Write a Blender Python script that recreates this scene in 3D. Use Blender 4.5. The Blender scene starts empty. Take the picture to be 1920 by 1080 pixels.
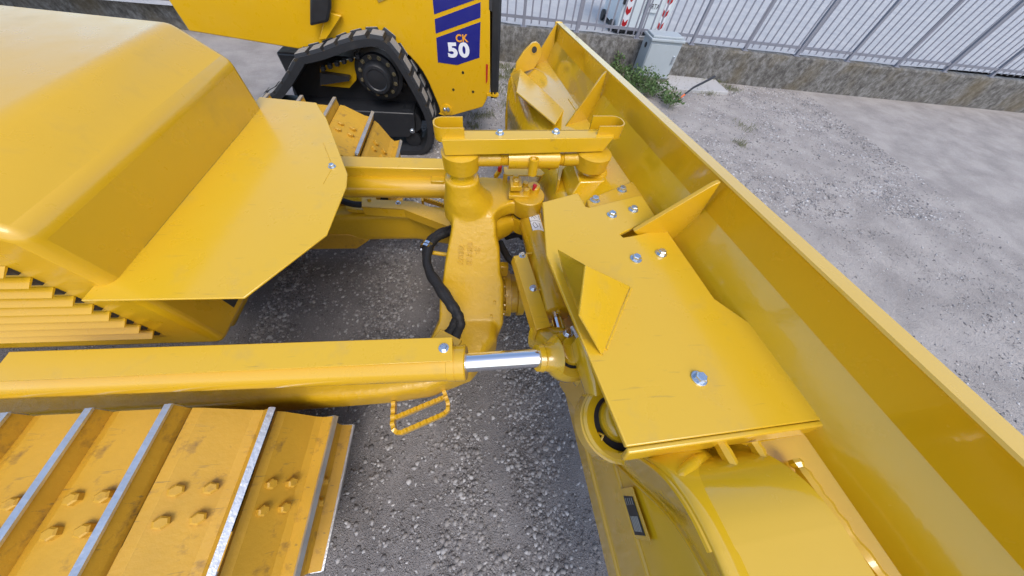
import bpy, bmesh, math, random
import numpy as np
from mathutils import Vector, Matrix, noise
from mathutils.bvhtree import BVHTree

sc = bpy.context.scene
# ------------------------------------------------------------------ camera, sky, sun, exposure
F, CAMH = 530.0, 2.1                    # focal length in 1920-wide pixels, eye height in metres
_n = np.array([-52., 348., F]); _n /= np.linalg.norm(_n)
_Z = -_n
_X = np.array([4900., (52 * 4900 - F * F) / 348., F]); _X /= np.linalg.norm(_X)
_Y = np.cross(_Z, _X)
RW = np.array([_X, _Y, _Z])             # camera axes -> world axes
cam = bpy.data.cameras.new('camera'); camo = bpy.data.objects.new('camera', cam)
sc.collection.objects.link(camo)
m = np.eye(4); m[:3, 0] = RW[:, 0]; m[:3, 1] = -RW[:, 1]; m[:3, 2] = -RW[:, 2]; m[2, 3] = CAMH
camo.matrix_world = Matrix(m.tolist())
cam.sensor_width = 36; cam.lens = 36 * F / 1920; cam.clip_end = 1000; cam.clip_start = .02
sc.camera = camo

SUN_EL, SUN_AZ = math.radians(58), math.radians(-75)    # azimuth from +X towards +Y
w = bpy.data.worlds.new('World'); sc.world = w; w.use_nodes = True
nt = w.node_tree; bg = nt.nodes['Background']
sky = nt.nodes.new('ShaderNodeTexSky'); sky.sky_type = 'NISHITA'; sky.sun_disc = False
sky.sun_elevation = SUN_EL; sky.sun_rotation = math.pi / 2 - SUN_AZ
sky.air_density = 1.0; sky.dust_density = 2.2; sky.ozone_density = 1.0
nt.links.new(sky.outputs[0], bg.inputs[0]); bg.inputs[1].default_value = .15
sun = bpy.data.lights.new('sun', 'SUN'); sun.energy = .75; sun.angle = math.radians(25); sun.color = (1, .95, .88)
suno = bpy.data.objects.new('sun', sun); sc.collection.objects.link(suno)
sd = Vector((math.cos(SUN_EL) * math.cos(SUN_AZ), math.cos(SUN_EL) * math.sin(SUN_AZ), math.sin(SUN_EL)))
suno.rotation_euler = sd.to_track_quat('Z', 'Y').to_euler(); suno.location = (0, 0, 20)
sc.view_settings.view_transform = 'Standard'; sc.view_settings.look = 'None'
sc.view_settings.gamma = 1; sc.view_settings.use_curve_mapping = False
sc.view_settings.exposure = .87

random.seed(7); rng = np.random.default_rng(7)

# ------------------------------------------------------------------ helpers
def at(u, v, ax, val):
    d = RW @ np.array([u - 960., v - 540., F]); c = np.array([0, 0, CAMH])
    t = (val - c[ax]) / d[ax]
    return Vector(c + t * d)
B_s = Vector((-.0486, 1, -.0908)).normalized()            # blade axes: s along the blade, u up, w forward
B_u = (Vector((0, 0, 1)) - B_s * B_s.z).normalized()
B_w = B_s.cross(B_u)
B_O = Vector((.759, 1.1, 1.574))                          # middle of the blade's top edge
def bl(w_, s_, u_): return B_O + B_w * w_ + B_s * s_ + B_u * u_
def blp(px, py, u_=None, w_=None):                        # a point of a blade plane
    d = Vector(RW @ np.array([px - 960., py - 540., F])); c = Vector((0, 0, CAMH))
    nn, P = (B_u, B_O + B_u * u_) if u_ is not None else (B_w, B_O + B_w * w_)
    return c + d * ((P - c).dot(nn) / d.dot(nn))

class Root:
    def __init__(s, o): s.o = o; s.loc = o.location.copy()
def thing(name, label, cat, loc=(0, 0, 0), group=None):
    o = bpy.data.objects.new(name, None); sc.collection.objects.link(o); o.location = loc
    o.empty_display_size = .2
    o['label'] = label; o['category'] = cat
    if group: o['group'] = group
    return Root(o)
class Part(Root): pass
def mk(name, vs, fs, mat, parent=None, smooth=False, bevel=0, mats=None, mi=None, label=None, seg=2, sub=0):
    base = parent.loc if parent else Vector((0, 0, 0))
    me = bpy.data.meshes.new(name)
    me.from_pydata([tuple(Vector(v) - base) for v in vs], [], [tuple(f) for f in fs])
    for mt in (mats or [mat]): me.materials.append(mt)
    if mi is not None: me.polygons.foreach_set('material_index', mi)
    bm = bmesh.new(); bm.from_mesh(me); bmesh.ops.recalc_face_normals(bm, faces=bm.faces); bm.to_mesh(me); bm.free()
    if smooth:
        me.polygons.foreach_set('use_smooth', [True] * len(me.polygons))
        me.set_sharp_from_angle(angle=math.radians(38))
    o = bpy.data.objects.new(name, me); sc.collection.objects.link(o)
    if parent: o.parent = parent.o
    if bevel:
        b = o.modifiers.new('bevel', 'BEVEL'); b.width = bevel; b.segments = seg; b.limit_method = 'ANGLE'; b.angle_limit = math.radians(35)
        b.harden_normals = False
        me.polygons.foreach_set('use_smooth', [True] * len(me.polygons)); me.set_sharp_from_angle(angle=math.radians(50))
    if label: o['label'] = label
    r = Part.__new__(Part); r.o = o; r.loc = base.copy()
    return r
class M:
    def __init__(s): s.v = []; s.f = []; s.m = []; s.cur = 0
    def add(s, v, f):
        b = len(s.v); s.v += [Vector(p) for p in v]; s.f += [tuple(i + b for i in q) for q in f]; s.m += [s.cur] * len(f); return s
    def box(s, c, sx, sy, sz, ax=None):
        X, Y, Z = ax or (Vector((1, 0, 0)), Vector((0, 1, 0)), Vector((0, 0, 1)))
        c = Vector(c)
        v = [c + X * (i * sx / 2) + Y * (j * sy / 2) + Z * (k * sz / 2) for i in (-1, 1) for j in (-1, 1) for k in (-1, 1)]
        return s.add(v, [(0, 1, 3, 2), (4, 6, 7, 5), (0, 4, 5, 1), (2, 3, 7, 6), (0, 2, 6, 4), (1, 5, 7, 3)])
    def prism(s, pts, off):
        pts = [Vector(p) for p in pts]; n = len(pts); off = Vector(off)
        return s.add(pts + [p + off for p in pts], [tuple(range(n)), tuple(range(2 * n - 1, n - 1, -1))] + [(i, (i + 1) % n, n + (i + 1) % n, n + i) for i in range(n)])
    def rings(s, rings, cap=True, closed=False):
        n = len(rings[0]); v = [p for r in rings for p in r]; f = []
        R = len(rings)
        for i in range(R if closed else R - 1):
            for j in range(n):
                a, b = i * n + j, i * n + (j + 1) % n; c, d = ((i + 1) % R) * n + (j + 1) % n, ((i + 1) % R) * n + j
                f.append((a, b, c, d))
        if cap and not closed: f += [tuple(range(n - 1, -1, -1)), tuple(range((R - 1) * n, R * n))]
        return s.add(v, f)
    def tube(s, pts, r, n=12, cap=True, flat=1.0, up=None):
        pts = [Vector(p) for p in pts]; rs = r if isinstance(r, (list, tuple)) else [r] * len(pts)
        rings = []; U = None
        for i, p in enumerate(pts):
            t = (pts[min(i + 1, len(pts) - 1)] - pts[max(i - 1, 0)]).normalized()
            if U is None:
                U = (up or (Vector((0, 0, 1)) if abs(t.z) < .9 else Vector((1, 0, 0))))
            U = (U - t * U.dot(t)).normalized(); V = t.cross(U)
            rings.append([p + (U * math.cos(2 * math.pi * k / n) + V * math.sin(2 * math.pi * k / n) * flat) * rs[i] for k in range(n)])
        return s.rings(rings, cap)
    def lathe(s, c, axis, prof, n=28):            # prof: (distance along axis, radius)
        axis = Vector(axis).normalized(); U = axis.orthogonal().normalized(); V = axis.cross(U); c = Vector(c)
        rings = [[c + axis * h + (U * math.cos(2 * math.pi * k / n) + V * math.sin(2 * math.pi * k / n)) * max(r, 1e-4) for k in range(n)] for h, r in prof]
        return s.rings(rings)
    def ringlathe(s, c, axis, prof, n=32):        # closed profile (a true ring with a hole)
        axis = Vector(axis).normalized(); U = axis.orthogonal().normalized(); V = axis.cross(U); c = Vector(c)
        rings = [[c + axis * h + (U * math.cos(2 * math.pi * k / n) + V * math.sin(2 * math.pi * k / n)) * r for k in range(n)] for h, r in prof]
        return s.rings(rings, closed=True)
    def mk(s, name, mat, parent=None, **k):
        if 'mats' in k: k['mi'] = s.m
        return mk(name, s.v, s.f, mat, parent, **k)
def spline(pts, n=8):
    P = [Vector(p) for p in pts]; out = []
    for i in range(len(P) - 1):
        a, b, c, d = P[max(i - 1, 0)], P[i], P[i + 1], P[min(i + 2, len(P) - 1)]
        for k in range(n):
            t = k / n
            out.append(.5 * ((2 * b) + (c - a) * t + (2 * a - 5 * b + 4 * c - d) * t * t + (3 * b - a - 3 * c + d) * t ** 3))
    return out + [P[-1]]
def setg(o, **k):
    for a, b in k.items(): o[a] = b

# ------------------------------------------------------------------ materials
def mat(name, col, rough=.5, metal=0, coat=0, bump=0, bscale=40, var=.06, vscale=3, dirt=0, dcol=(.2, .17, .13), dscale=6, spec=.5, rvar=.08, coatr=.08, bdist=.002, peel=0, scr=0):
    m = bpy.data.materials.new(name); m.use_nodes = True; n = m.node_tree.nodes; l = m.node_tree.links
    b = n['Principled BSDF']; tc = n.new('ShaderNodeTexCoord')
    b.inputs['Metallic'].default_value = metal; b.inputs['Specular IOR Level'].default_value = spec
    b.inputs['Coat Weight'].default_value = coat; b.inputs['Coat Roughness'].default_value = coatr
    def nz(sc_, det=4, rough_=.55):
        t = n.new('ShaderNodeTexNoise'); t.inputs['Scale'].default_value = sc_; t.inputs['Detail'].default_value = det
        t.inputs['Roughness'].default_value = rough_; l.new(tc.outputs['Object'], t.inputs['Vector']); return t
    t = nz(vscale)
    mx = n.new('ShaderNodeMix'); mx.data_type = 'RGBA'
    mx.inputs[6].default_value = (*[c * (1 - var) for c in col], 1); mx.inputs[7].default_value = (*[min(1, c * (1 + var)) for c in col], 1)
    l.new(t.outputs['Fac'], mx.inputs[0]); out = mx.outputs[2]
    if dirt:
        t2 = nz(dscale, 8, .68); rp = n.new('ShaderNodeMapRange'); rp.inputs[1].default_value = .56; rp.inputs[2].default_value = .78
        rp.inputs[4].default_value = dirt; l.new(t2.outputs['Fac'], rp.inputs[0])
        mx2 = n.new('ShaderNodeMix'); mx2.data_type = 'RGBA'; mx2.inputs[7].default_value = (*dcol, 1)
        l.new(rp.outputs[0], mx2.inputs[0]); l.new(out, mx2.inputs[6]); out = mx2.outputs[2]
    if scr:
        mp = n.new('ShaderNodeMapping'); mp.inputs['Scale'].default_value = (3, 26, 8); mp.inputs['Rotation'].default_value = (0, 0, .7); l.new(tc.outputs['Object'], mp.inputs[0])
        ts = n.new('ShaderNodeTexNoise'); ts.inputs['Scale'].default_value = 3.2; ts.inputs['Detail'].default_value = 5; l.new(mp.outputs[0], ts.inputs['Vector'])
        rs_ = n.new('ShaderNodeMapRange'); rs_.inputs[1].default_value = .665; rs_.inputs[2].default_value = .74; rs_.inputs[4].default_value = scr; l.new(ts.outputs['Fac'], rs_.inputs[0])
        mx3 = n.new('ShaderNodeMix'); mx3.data_type = 'RGBA'; mx3.inputs[7].default_value = (.2, .14, .05, 1); l.new(rs_.outputs[0], mx3.inputs[0]); l.new(out, mx3.inputs[6]); out = mx3.outputs[2]
    l.new(out, b.inputs['Base Color'])
    t3 = nz(vscale * 5, 5)
    mr = n.new('ShaderNodeMapRange'); mr.inputs[1].default_value = .3; mr.inputs[2].default_value = .7
    mr.inputs[3].default_value = max(.02, rough - rvar); mr.inputs[4].default_value = min(1, rough + rvar)
    l.new(t3.outputs['Fac'], mr.inputs[0]); l.new(mr.outputs[0], b.inputs['Roughness'])
    if bump:
        t4 = nz(bscale, 5, .6); bp = n.new('ShaderNodeBump'); bp.inputs['Strength'].default_value = bump; bp.inputs['Distance'].default_value = bdist
        l.new(t4.outputs['Fac'], bp.inputs['Height']); l.new(bp.outputs[0], b.inputs['Normal'])
        if peel: l.new(bp.outputs[0], b.inputs['Coat Normal'])
    return m
YC = (.62, .36, .008)
yel = mat('yellow_paint', YC, .32, coat=.7, coatr=.12, bump=.25, bscale=9, bdist=.004, var=.04, vscale=2, dirt=.35, dcol=(.36, .24, .05), dscale=5, peel=1)
ygl = mat('yellow_gloss_paint', (.65, .395, .010), .22, coat=.9, coatr=.06, bump=.22, bscale=7, bdist=.005, var=.05, vscale=3, dirt=.04, dcol=(.36, .24, .05), peel=1)
ycast = mat('yellow_cast_paint', (.58, .34, .008), .38, coat=.3, coatr=.16, bump=.75, bscale=26, bdist=.006, var=.06, vscale=4, dirt=.25, dcol=(.36, .24, .06), peel=1)
yplate = mat('yellow_cover_paint', (.65, .395, .013), .32, coat=.7, coatr=.16, bump=.22, bscale=5, bdist=.006, var=.03, vscale=2, dirt=.3, dcol=(.34, .26, .12), dscale=7, peel=1, scr=.3)
yworn = mat('worn_yellow_paint', (.55, .31, .025), .5, bump=.6, bscale=60, var=.16, vscale=8, dirt=1.0, dcol=(.16, .09, .035), dscale=16, scr=.85)
yload = mat('loader_yellow_paint', (.70, .40, .006), .32, coat=.4, coatr=.1, var=.03, bump=.12, bscale=4, bdist=.003)
steel = mat('worn_steel', (.62, .64, .66), .38, metal=.9, bump=.8, bscale=80, var=.2, vscale=20)
zinc = mat('zinc_plated_steel', (.62, .68, .74), .28, metal=1, bump=.3, bscale=120, bdist=.0006, var=.12, vscale=60)
chrome = mat('chrome', (.82, .83, .86), .07, metal=1, var=.02, rvar=.02)
rubber = mat('black_rubber', (.022, .024, .028), .55, bump=.4, bscale=60, var=.15, dirt=.5, dcol=(.07, .07, .07), dscale=9)
rubg = mat('worn_lug_rubber', (.24, .235, .225), .8, bump=.8, bscale=50, var=.25, vscale=12, dirt=.7, dcol=(.10, .10, .10), dscale=10)
hosem = mat('black_hose_sleeve', (.012, .012, .013), .62, bump=1.0, bscale=140, bdist=.003, var=.2, vscale=25, dirt=.25, dcol=(.05, .05, .045), dscale=30)
blackp = mat('black_paint', (.02, .022, .026), .4, var=.15, bump=.2, bscale=30, dirt=.3, dcol=(.07, .065, .06))
darkm = mat('dark_recess_metal', (.03, .03, .032), .6, var=.2)
blue = mat('navy_decal', (.015, .018, .19), .35, var=.03)
white = mat('white_decal', (.8, .82, .85), .4, var=.02)
orange = mat('orange_decal', (.85, .36, .03), .4, var=.02)
red = mat('red_plastic', (.45, .015, .02), .35, var=.05)
labelw = mat('white_label_film', (.72, .74, .76), .4, var=.03, dirt=.15)
blackink = mat('black_print', (.02, .02, .02), .5, var=.02)
silver = mat('silver_print', (.35, .36, .34), .4, var=.02)
fencem = mat('grey_fence_paint', (.21, .215, .25), .5, var=.12, vscale=8, dirt=.3, dcol=(.16, .10, .07), dscale=9)
cabm = mat('grey_cabinet_polyester', (.36, .40, .42), .55, var=.08, vscale=6, dirt=.6, dcol=(.30, .27, .20), dscale=5, bump=.2, bscale=40)
binm = mat('white_container_paint', (.66, .72, .74), .45, var=.04, dirt=.3, dcol=(.42, .42, .38), dscale=3)

def concrete():
    m = bpy.data.materials.new('weathered_concrete'); m.use_nodes = True; n = m.node_tree.nodes; l = m.node_tree.links
    b = n['Principled BSDF']; tc = n.new('ShaderNodeTexCoord')
    mp = n.new('ShaderNodeMapping'); mp.inputs['Scale'].default_value = (1, 1, .75); l.new(tc.outputs['Object'], mp.inputs[0])
    a = n.new('ShaderNodeTexNoise'); a.inputs['Scale'].default_value = 13; a.inputs['Detail'].default_value = 10; a.inputs['Roughness'].default_value = .75; l.new(mp.outputs[0], a.inputs[0])
    c = n.new('ShaderNodeValToRGB'); e = c.color_ramp.elements
    e[0].position = .38; e[0].color = (.06, .055, .05, 1); e[1].position = .62; e[1].color = (.22, .215, .205, 1)
    x = c.color_ramp.elements.new(.5); x.color = (.13, .123, .11, 1)
    l.new(a.outputs[0], c.inputs[0])
    g = n.new('ShaderNodeTexNoise'); g.inputs['Scale'].default_value = 1.7; g.inputs['Detail'].default_value = 6; l.new(tc.outputs['Object'], g.inputs[0])
    r = n.new('ShaderNodeMapRange'); r.inputs[1].default_value = .5; r.inputs[2].default_value = .68; r.inputs[4].default_value = .6; l.new(g.outputs[0], r.inputs[0])
    mx = n.new('ShaderNodeMix'); mx.data_type = 'RGBA'; mx.inputs[7].default_value = (.13, .10, .05, 1); l.new(r.outputs[0], mx.inputs[0]); l.new(c.outputs[0], mx.inputs[6])
    l.new(mx.outputs[2], b.inputs['Base Color']); b.inputs['Roughness'].default_value = .9
    f = n.new('ShaderNodeTexNoise'); f.inputs['Scale'].default_value = 60; f.inputs['Detail'].default_value = 6; l.new(tc.outputs['Object'], f.inputs[0])
    bp = n.new('ShaderNodeBump'); bp.inputs['Strength'].default_value = .8; bp.inputs['Distance'].default_value = .01; l.new(f.outputs[0], bp.inputs['Height']); l.new(bp.outputs[0], b.inputs['Normal'])
    return m
conc = concrete()
def groundmat(name, c0, c1, c2, sc1, sc2, bd, spk=True):
    m = bpy.data.materials.new(name); m.use_nodes = True; n = m.node_tree.nodes; l = m.node_tree.links
    b = n['Principled BSDF']; tc = n.new('ShaderNodeTexCoord'); b.inputs['Roughness'].default_value = .92; b.inputs['Specular IOR Level'].default_value = .25
    a = n.new('ShaderNodeTexNoise'); a.inputs['Scale'].default_value = 2.2; a.inputs['Detail'].default_value = 8; a.inputs['Roughness'].default_value = .6; l.new(tc.outputs['Object'], a.inputs[0])
    r0 = n.new('ShaderNodeMapRange'); r0.inputs[1].default_value = .38; r0.inputs[2].default_value = .62; l.new(a.outputs[0], r0.inputs[0])
    mx = n.new('ShaderNodeMix'); mx.data_type = 'RGBA'; mx.inputs[6].default_value = (*c0, 1); mx.inputs[7].default_value = (*c1, 1); l.new(r0.outputs[0], mx.inputs[0])
    v = n.new('ShaderNodeTexVoronoi'); v.inputs['Scale'].default_value = sc1; v.inputs['Randomness'].default_value = 1; l.new(tc.outputs['Object'], v.inputs[0])
    vr = n.new('ShaderNodeMapRange'); vr.inputs[1].default_value = .05; vr.inputs[2].default_value = .5; vr.inputs[3].default_value = 1; vr.inputs[4].default_value = 0; l.new(v.outputs['Distance'], vr.inputs[0])
    sep = n.new('ShaderNodeSeparateColor'); l.new(v.outputs['Color'], sep.inputs[0])
    th = n.new('ShaderNodeMapRange'); th.inputs[1].default_value = .55; th.inputs[2].default_value = 1.; l.new(sep.outputs[0], th.inputs[0])
    mu = n.new('ShaderNodeMath'); mu.operation = 'MULTIPLY'; l.new(vr.outputs[0], mu.inputs[0]); l.new(th.outputs[0], mu.inputs[1])
    mx2 = n.new('ShaderNodeMix'); mx2.data_type = 'RGBA'; mx2.inputs[7].default_value = (*c2, 1); l.new(mu.outputs[0], mx2.inputs[0]); l.new(mx.outputs[2], mx2.inputs[6])
    l.new(mx2.outputs[2], b.inputs['Base Color'])
    f = n.new('ShaderNodeTexNoise'); f.inputs['Scale'].default_value = sc2; f.inputs['Detail'].default_value = 8; f.inputs['Roughness'].default_value = .7; l.new(tc.outputs['Object'], f.inputs[0])
    ad = n.new('ShaderNodeMath'); ad.operation = 'ADD'; l.new(vr.outputs[0], ad.inputs[0]); l.new(f.outputs[0], ad.inputs[1])
    bp = n.new('ShaderNodeBump'); bp.inputs['Strength'].default_value = .9; bp.inputs['Distance'].default_value = bd; l.new(ad.outputs[0], bp.inputs['Height']); l.new(bp.outputs[0], b.inputs['Normal'])
    return m
def pale_shade_ramp(m):  # paler away from the machines: limestone tone, plus their shade put into the colour
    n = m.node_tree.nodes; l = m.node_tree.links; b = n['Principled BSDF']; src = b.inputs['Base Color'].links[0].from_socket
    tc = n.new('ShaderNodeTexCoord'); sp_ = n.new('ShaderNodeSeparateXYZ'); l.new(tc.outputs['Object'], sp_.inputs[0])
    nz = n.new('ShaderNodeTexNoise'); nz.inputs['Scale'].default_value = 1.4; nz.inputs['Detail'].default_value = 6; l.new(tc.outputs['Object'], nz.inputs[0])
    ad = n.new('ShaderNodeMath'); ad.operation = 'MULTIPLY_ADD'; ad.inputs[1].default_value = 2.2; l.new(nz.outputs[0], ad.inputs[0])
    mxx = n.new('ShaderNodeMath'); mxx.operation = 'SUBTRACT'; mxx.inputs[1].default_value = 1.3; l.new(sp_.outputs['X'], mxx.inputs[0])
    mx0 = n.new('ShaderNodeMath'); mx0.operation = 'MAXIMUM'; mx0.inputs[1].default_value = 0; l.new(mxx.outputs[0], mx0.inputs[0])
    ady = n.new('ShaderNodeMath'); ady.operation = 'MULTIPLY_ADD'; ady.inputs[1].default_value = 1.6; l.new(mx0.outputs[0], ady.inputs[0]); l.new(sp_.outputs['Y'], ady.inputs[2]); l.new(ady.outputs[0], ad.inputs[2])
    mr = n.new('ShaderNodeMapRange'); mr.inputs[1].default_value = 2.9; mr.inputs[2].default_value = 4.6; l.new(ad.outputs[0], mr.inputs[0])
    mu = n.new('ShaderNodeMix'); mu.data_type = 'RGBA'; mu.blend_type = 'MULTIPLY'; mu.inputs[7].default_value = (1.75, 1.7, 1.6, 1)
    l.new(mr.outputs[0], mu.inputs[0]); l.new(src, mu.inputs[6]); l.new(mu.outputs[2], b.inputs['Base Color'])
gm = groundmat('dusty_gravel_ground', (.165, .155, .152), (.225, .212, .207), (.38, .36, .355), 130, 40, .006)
pale_shade_ramp(gm)
asph = groundmat('pale_asphalt', (.36, .37, .385), (.42, .425, .43), (.5, .5, .5), 160, 90, .002)
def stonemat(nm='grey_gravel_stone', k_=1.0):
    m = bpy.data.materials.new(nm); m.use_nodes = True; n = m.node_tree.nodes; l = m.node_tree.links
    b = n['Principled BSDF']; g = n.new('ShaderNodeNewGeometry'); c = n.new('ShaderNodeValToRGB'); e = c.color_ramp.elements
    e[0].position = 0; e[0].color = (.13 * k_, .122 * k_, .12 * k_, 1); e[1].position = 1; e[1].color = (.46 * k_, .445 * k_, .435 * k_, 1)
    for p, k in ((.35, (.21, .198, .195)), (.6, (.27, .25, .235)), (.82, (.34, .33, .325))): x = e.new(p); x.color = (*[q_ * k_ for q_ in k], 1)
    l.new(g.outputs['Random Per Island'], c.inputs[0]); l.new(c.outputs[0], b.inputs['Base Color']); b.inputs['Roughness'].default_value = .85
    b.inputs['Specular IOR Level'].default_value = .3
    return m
stm = stonemat(); stp_ = stonemat('pale_gravel_stone', 1.35)  # outer stones paler: own tone, and partly the open light put into the colour

# ------------------------------------------------------------------ ground
def band(x, y):          # wheel-worn bands and loose windrows running away from the blade
    return noise.noise(Vector((x * 2.6 + .25 * noise.noise(Vector((x, y * 1.2, 3.))), y * .45, 1.7)))
xs = np.unique(np.concatenate([np.linspace(-3, 6, 181), np.array([-300, -100, -40, -20, -12, -8, -6, -5, -4, 7, 8, 10, 12, 16, 22, 40, 100, 300.])]))
ys = np.unique(np.concatenate([np.linspace(-1.2, 6.3, 151), np.array([-300, -100, -40, -20, -10, -6, -4, -3, -2, 6.6, 8, 10, 14, 20, 40, 100, 300.])]))
vs = []
for y in ys:
    for x in xs:
        z = 0
        if -3 <= x <= 6 and -1.2 <= y <= 6.3:
            z = .012 * band(x, y) + .006 * noise.noise(Vector((x * 6, y * 6, 0))) + .004 * noise.noise(Vector((x * 14, y * 14, 5)))
        vs.append((x, y, z))
nx = len(xs); fs = [(j * nx + i, j * nx + i + 1, (j + 1) * nx + i + 1, (j + 1) * nx + i) for j in range(len(ys) - 1) for i in range(nx - 1)]
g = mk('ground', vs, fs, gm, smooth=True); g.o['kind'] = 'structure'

def stones(name, N, dom, smin, smax, label, dens, mt_=None, octa=False):
    ico = bmesh.new(); (bmesh.ops.create_icosphere(ico, subdivisions=1, radius=1) if not octa else bmesh.ops.convex_hull(ico, input=[ico.verts.new(p) for p in ((1, 0, 0), (-1, 0, 0), (0, 1, 0), (0, -1, 0), (0, 0, 1), (0, 0, -1))]))
    ico.verts.index_update()
    iv = np.array([v.co[:] for v in ico.verts]); jf = np.array([[v.index for v in f.verts] for f in ico.faces]); ico.free()
    P = []
    while len(P) < N:
        x = random.uniform(dom[0], dom[1]); y = random.uniform(dom[2], dom[3])
        if random.random() < dens(x, y): P.append((x, y))
    P = np.array(P); K = len(iv)
    s = smin * (smax / smin) ** (rng.random(N) ** 3.1)
    ax = 1 + rng.uniform(-.35, .35, (N, 3)); ax[:, 2] *= .5
    V = iv[None] * (1 + rng.uniform(-.32, .28, (N, K, 1))) * ax[:, None, :] * s[:, None, None]
    a = rng.uniform(0, 2 * np.pi, N); t = rng.normal(0, .3, N)
    ct, st = np.cos(t)[:, None], np.sin(t)[:, None]
    x_, y_, z_ = V[..., 0], V[..., 1], V[..., 2]
    y2 = y_ * ct - z_ * st; z2 = y_ * st + z_ * ct
    ca, sa = np.cos(a)[:, None], np.sin(a)[:, None]
    W = np.stack([x_ * ca - y2 * sa, x_ * sa + y2 * ca, z2], -1)
    gz = np.array([.012 * band(px, py) if (-3 < px < 6 and -1.2 < py < 6.3) else 0 for px, py in P])
    W[..., 0] += P[:, 0:1]; W[..., 1] += P[:, 1:2]; W[..., 2] += (gz + s * .04)[:, None]
    me = bpy.data.meshes.new(name); me.vertices.add(N * K); me.vertices.foreach_set('co', W.reshape(-1).astype(np.float32))
    fc = (jf[None] + (np.arange(N) * K)[:, None, None]).reshape(-1, 3); nf = len(fc)
    me.loops.add(nf * 3); me.loops.foreach_set('vertex_index', fc.reshape(-1).astype(np.int32))
    me.polygons.add(nf); me.polygons.foreach_set('loop_start', np.arange(0, nf * 3, 3, dtype=np.int32)); me.polygons.foreach_set('loop_total', np.full(nf, 3, dtype=np.int32))
    me.update(); me.validate(); me.materials.append(mt_ or stm)
    o = bpy.data.objects.new(name, me); sc.collection.objects.link(o); setg(o, kind='stuff', label=label, category='gravel')
def d_near(x, y):
    b = band(x, y) * 1.6 + .45 * noise.noise(Vector((x * 5, y * 5, 9)))
    return max(.2, min(1, .46 + b * 1.3))
stones('gravel', 72000, (-1.7, 1.5, -.62, 2.6), .0028, .017, 'loose grey crushed stone lying on the ground between the blade and the tracks', d_near)
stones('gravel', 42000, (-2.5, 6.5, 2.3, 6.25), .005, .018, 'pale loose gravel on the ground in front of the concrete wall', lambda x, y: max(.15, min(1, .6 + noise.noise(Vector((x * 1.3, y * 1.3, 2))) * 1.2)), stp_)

stones('gravel', 60000, (-1.7, 1.5, -.62, 2.6), .0014, .0042, 'fine grey grit between the larger stones on the dusty ground', lambda x, y: .8, None, True)
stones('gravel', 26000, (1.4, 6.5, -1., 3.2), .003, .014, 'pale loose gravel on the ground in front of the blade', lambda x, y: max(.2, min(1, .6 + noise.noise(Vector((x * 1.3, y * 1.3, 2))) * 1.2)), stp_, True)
stones('gravel', 16000, (-4.2, -1.6, -1., 3.4), .003, .013, 'loose grey gravel on the ground under the rear of the bulldozer', lambda x, y: max(.1, min(1, .5 + noise.noise(Vector((x * 1.5, y * 1.5, 2))) * 1.2)), None, True)
# road behind the wall
mk('road', [(-300, 6.62, .36), (300, 6.62, .36), (300, 300, .36), (-300, 300, .36)], [(0, 1, 2, 3)], asph).o['kind'] = 'structure'

# ------------------------------------------------------------------ wall, fence, cabinet, container, plants
def wl(x): return 6.44 - .0705 * (x - .42)                    # front face of the wall
wall = thing('concrete_wall', 'low weathered concrete wall with dark stains under the grey picket fence', 'wall', (0, 6.5, 0))
mm = M(); N = 150; X0, X1 = -14, 22
rows = []
for i in range(N + 1):
    x = X0 + (X1 - X0) * i / N; y = wl(x)
    prof = [(y - .012, -.2), (y - .008, .1), (y + .004, .3), (y + .0, .475), (y + .02, .5), (y + .17, .505), (y + .2, .48), (y + .2, -.2)]
    rows.append([(x, py + .010 * noise.noise(Vector((x * 3, pz * 8, 1))), pz + (.012 * noise.noise(Vector((x * 6, py * 9, 4))) if pz > .4 else 0)) for py, pz in prof])
mm.rings(rows); mm.mk('wall_body', conc, wall, smooth=True)
fence = thing('picket_fence', 'grey steel picket fence standing on the low concrete wall', 'fence', (0, 6.5, .5))
fdir = Vector((1, -.0705, 0)).normalized(); fn = Vector((.0705, 1, 0)).normalized()
def fx(x, z, o=0): return Vector((x, wl(x) + .09 + o, z))
for z, nm in ((.62, 'rail'), (1.55, 'rail')):
    mm = M(); mm.box(fx(4, z), 36.2, .02, .04, (fdir, fn, Vector((0, 0, 1)))); mm.mk(nm, fencem, fence)
# pickets and posts (shared mesh data)
bm_ = M()
for k in range(4):
    pass
def vchan(w_, d_, z0, z1, notch):   # a small U-section picket whose foot is cut in a swallow tail
    m_ = M(); h = w_ / 2
    m_.prism([(-h, 0, z0), (0, 0, z0 + notch), (h, 0, z0), (h, 0, z1), (0, 0, z1 - notch * .2), (-h, 0, z1)], (0, .003, 0))
    m_.box((-h + .0015, d_ / 2 + .003, (z0 + z1) / 2 + .01), .003, d_, z1 - z0 - .03); m_.box((h - .0015, d_ / 2 + .003, (z0 + z1) / 2 + .01), .003, d_, z1 - z0 - .03)
    return m_
pk = vchan(.026, .006, .545 - .5, 1.64 - .5, .012)
pm = bpy.data.meshes.new('picket'); pm.from_pydata([tuple(v) for v in pk.v], [], pk.f); pm.materials.append(fencem)
pitch = .1405; first = .505
postx = [.845 + 1.62 * k * .62 for k in range(-12, 19)]
for i in range(-84, 120):
    x = first + pitch * i
    if not (-11 < x < 17): continue
    o = bpy.data.objects.new('picket', pm); sc.collection.objects.link(o); o.parent = fence.o
    p = fx(x, 0, -.016) - Vector((0, 6.5, 0)); o.location = p; o.rotation_euler = (0, 0, -.0704)
pp = M(); pp.box((0, 0, .56), .05, .05, 1.24); pp.box((0, 0, -.055), .10, .09, .008)
pm2 = bpy.data.meshes.new('post'); pm2.from_pydata([tuple(v) for v in pp.v], [], pp.f); pm2.materials.append(fencem)
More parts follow.
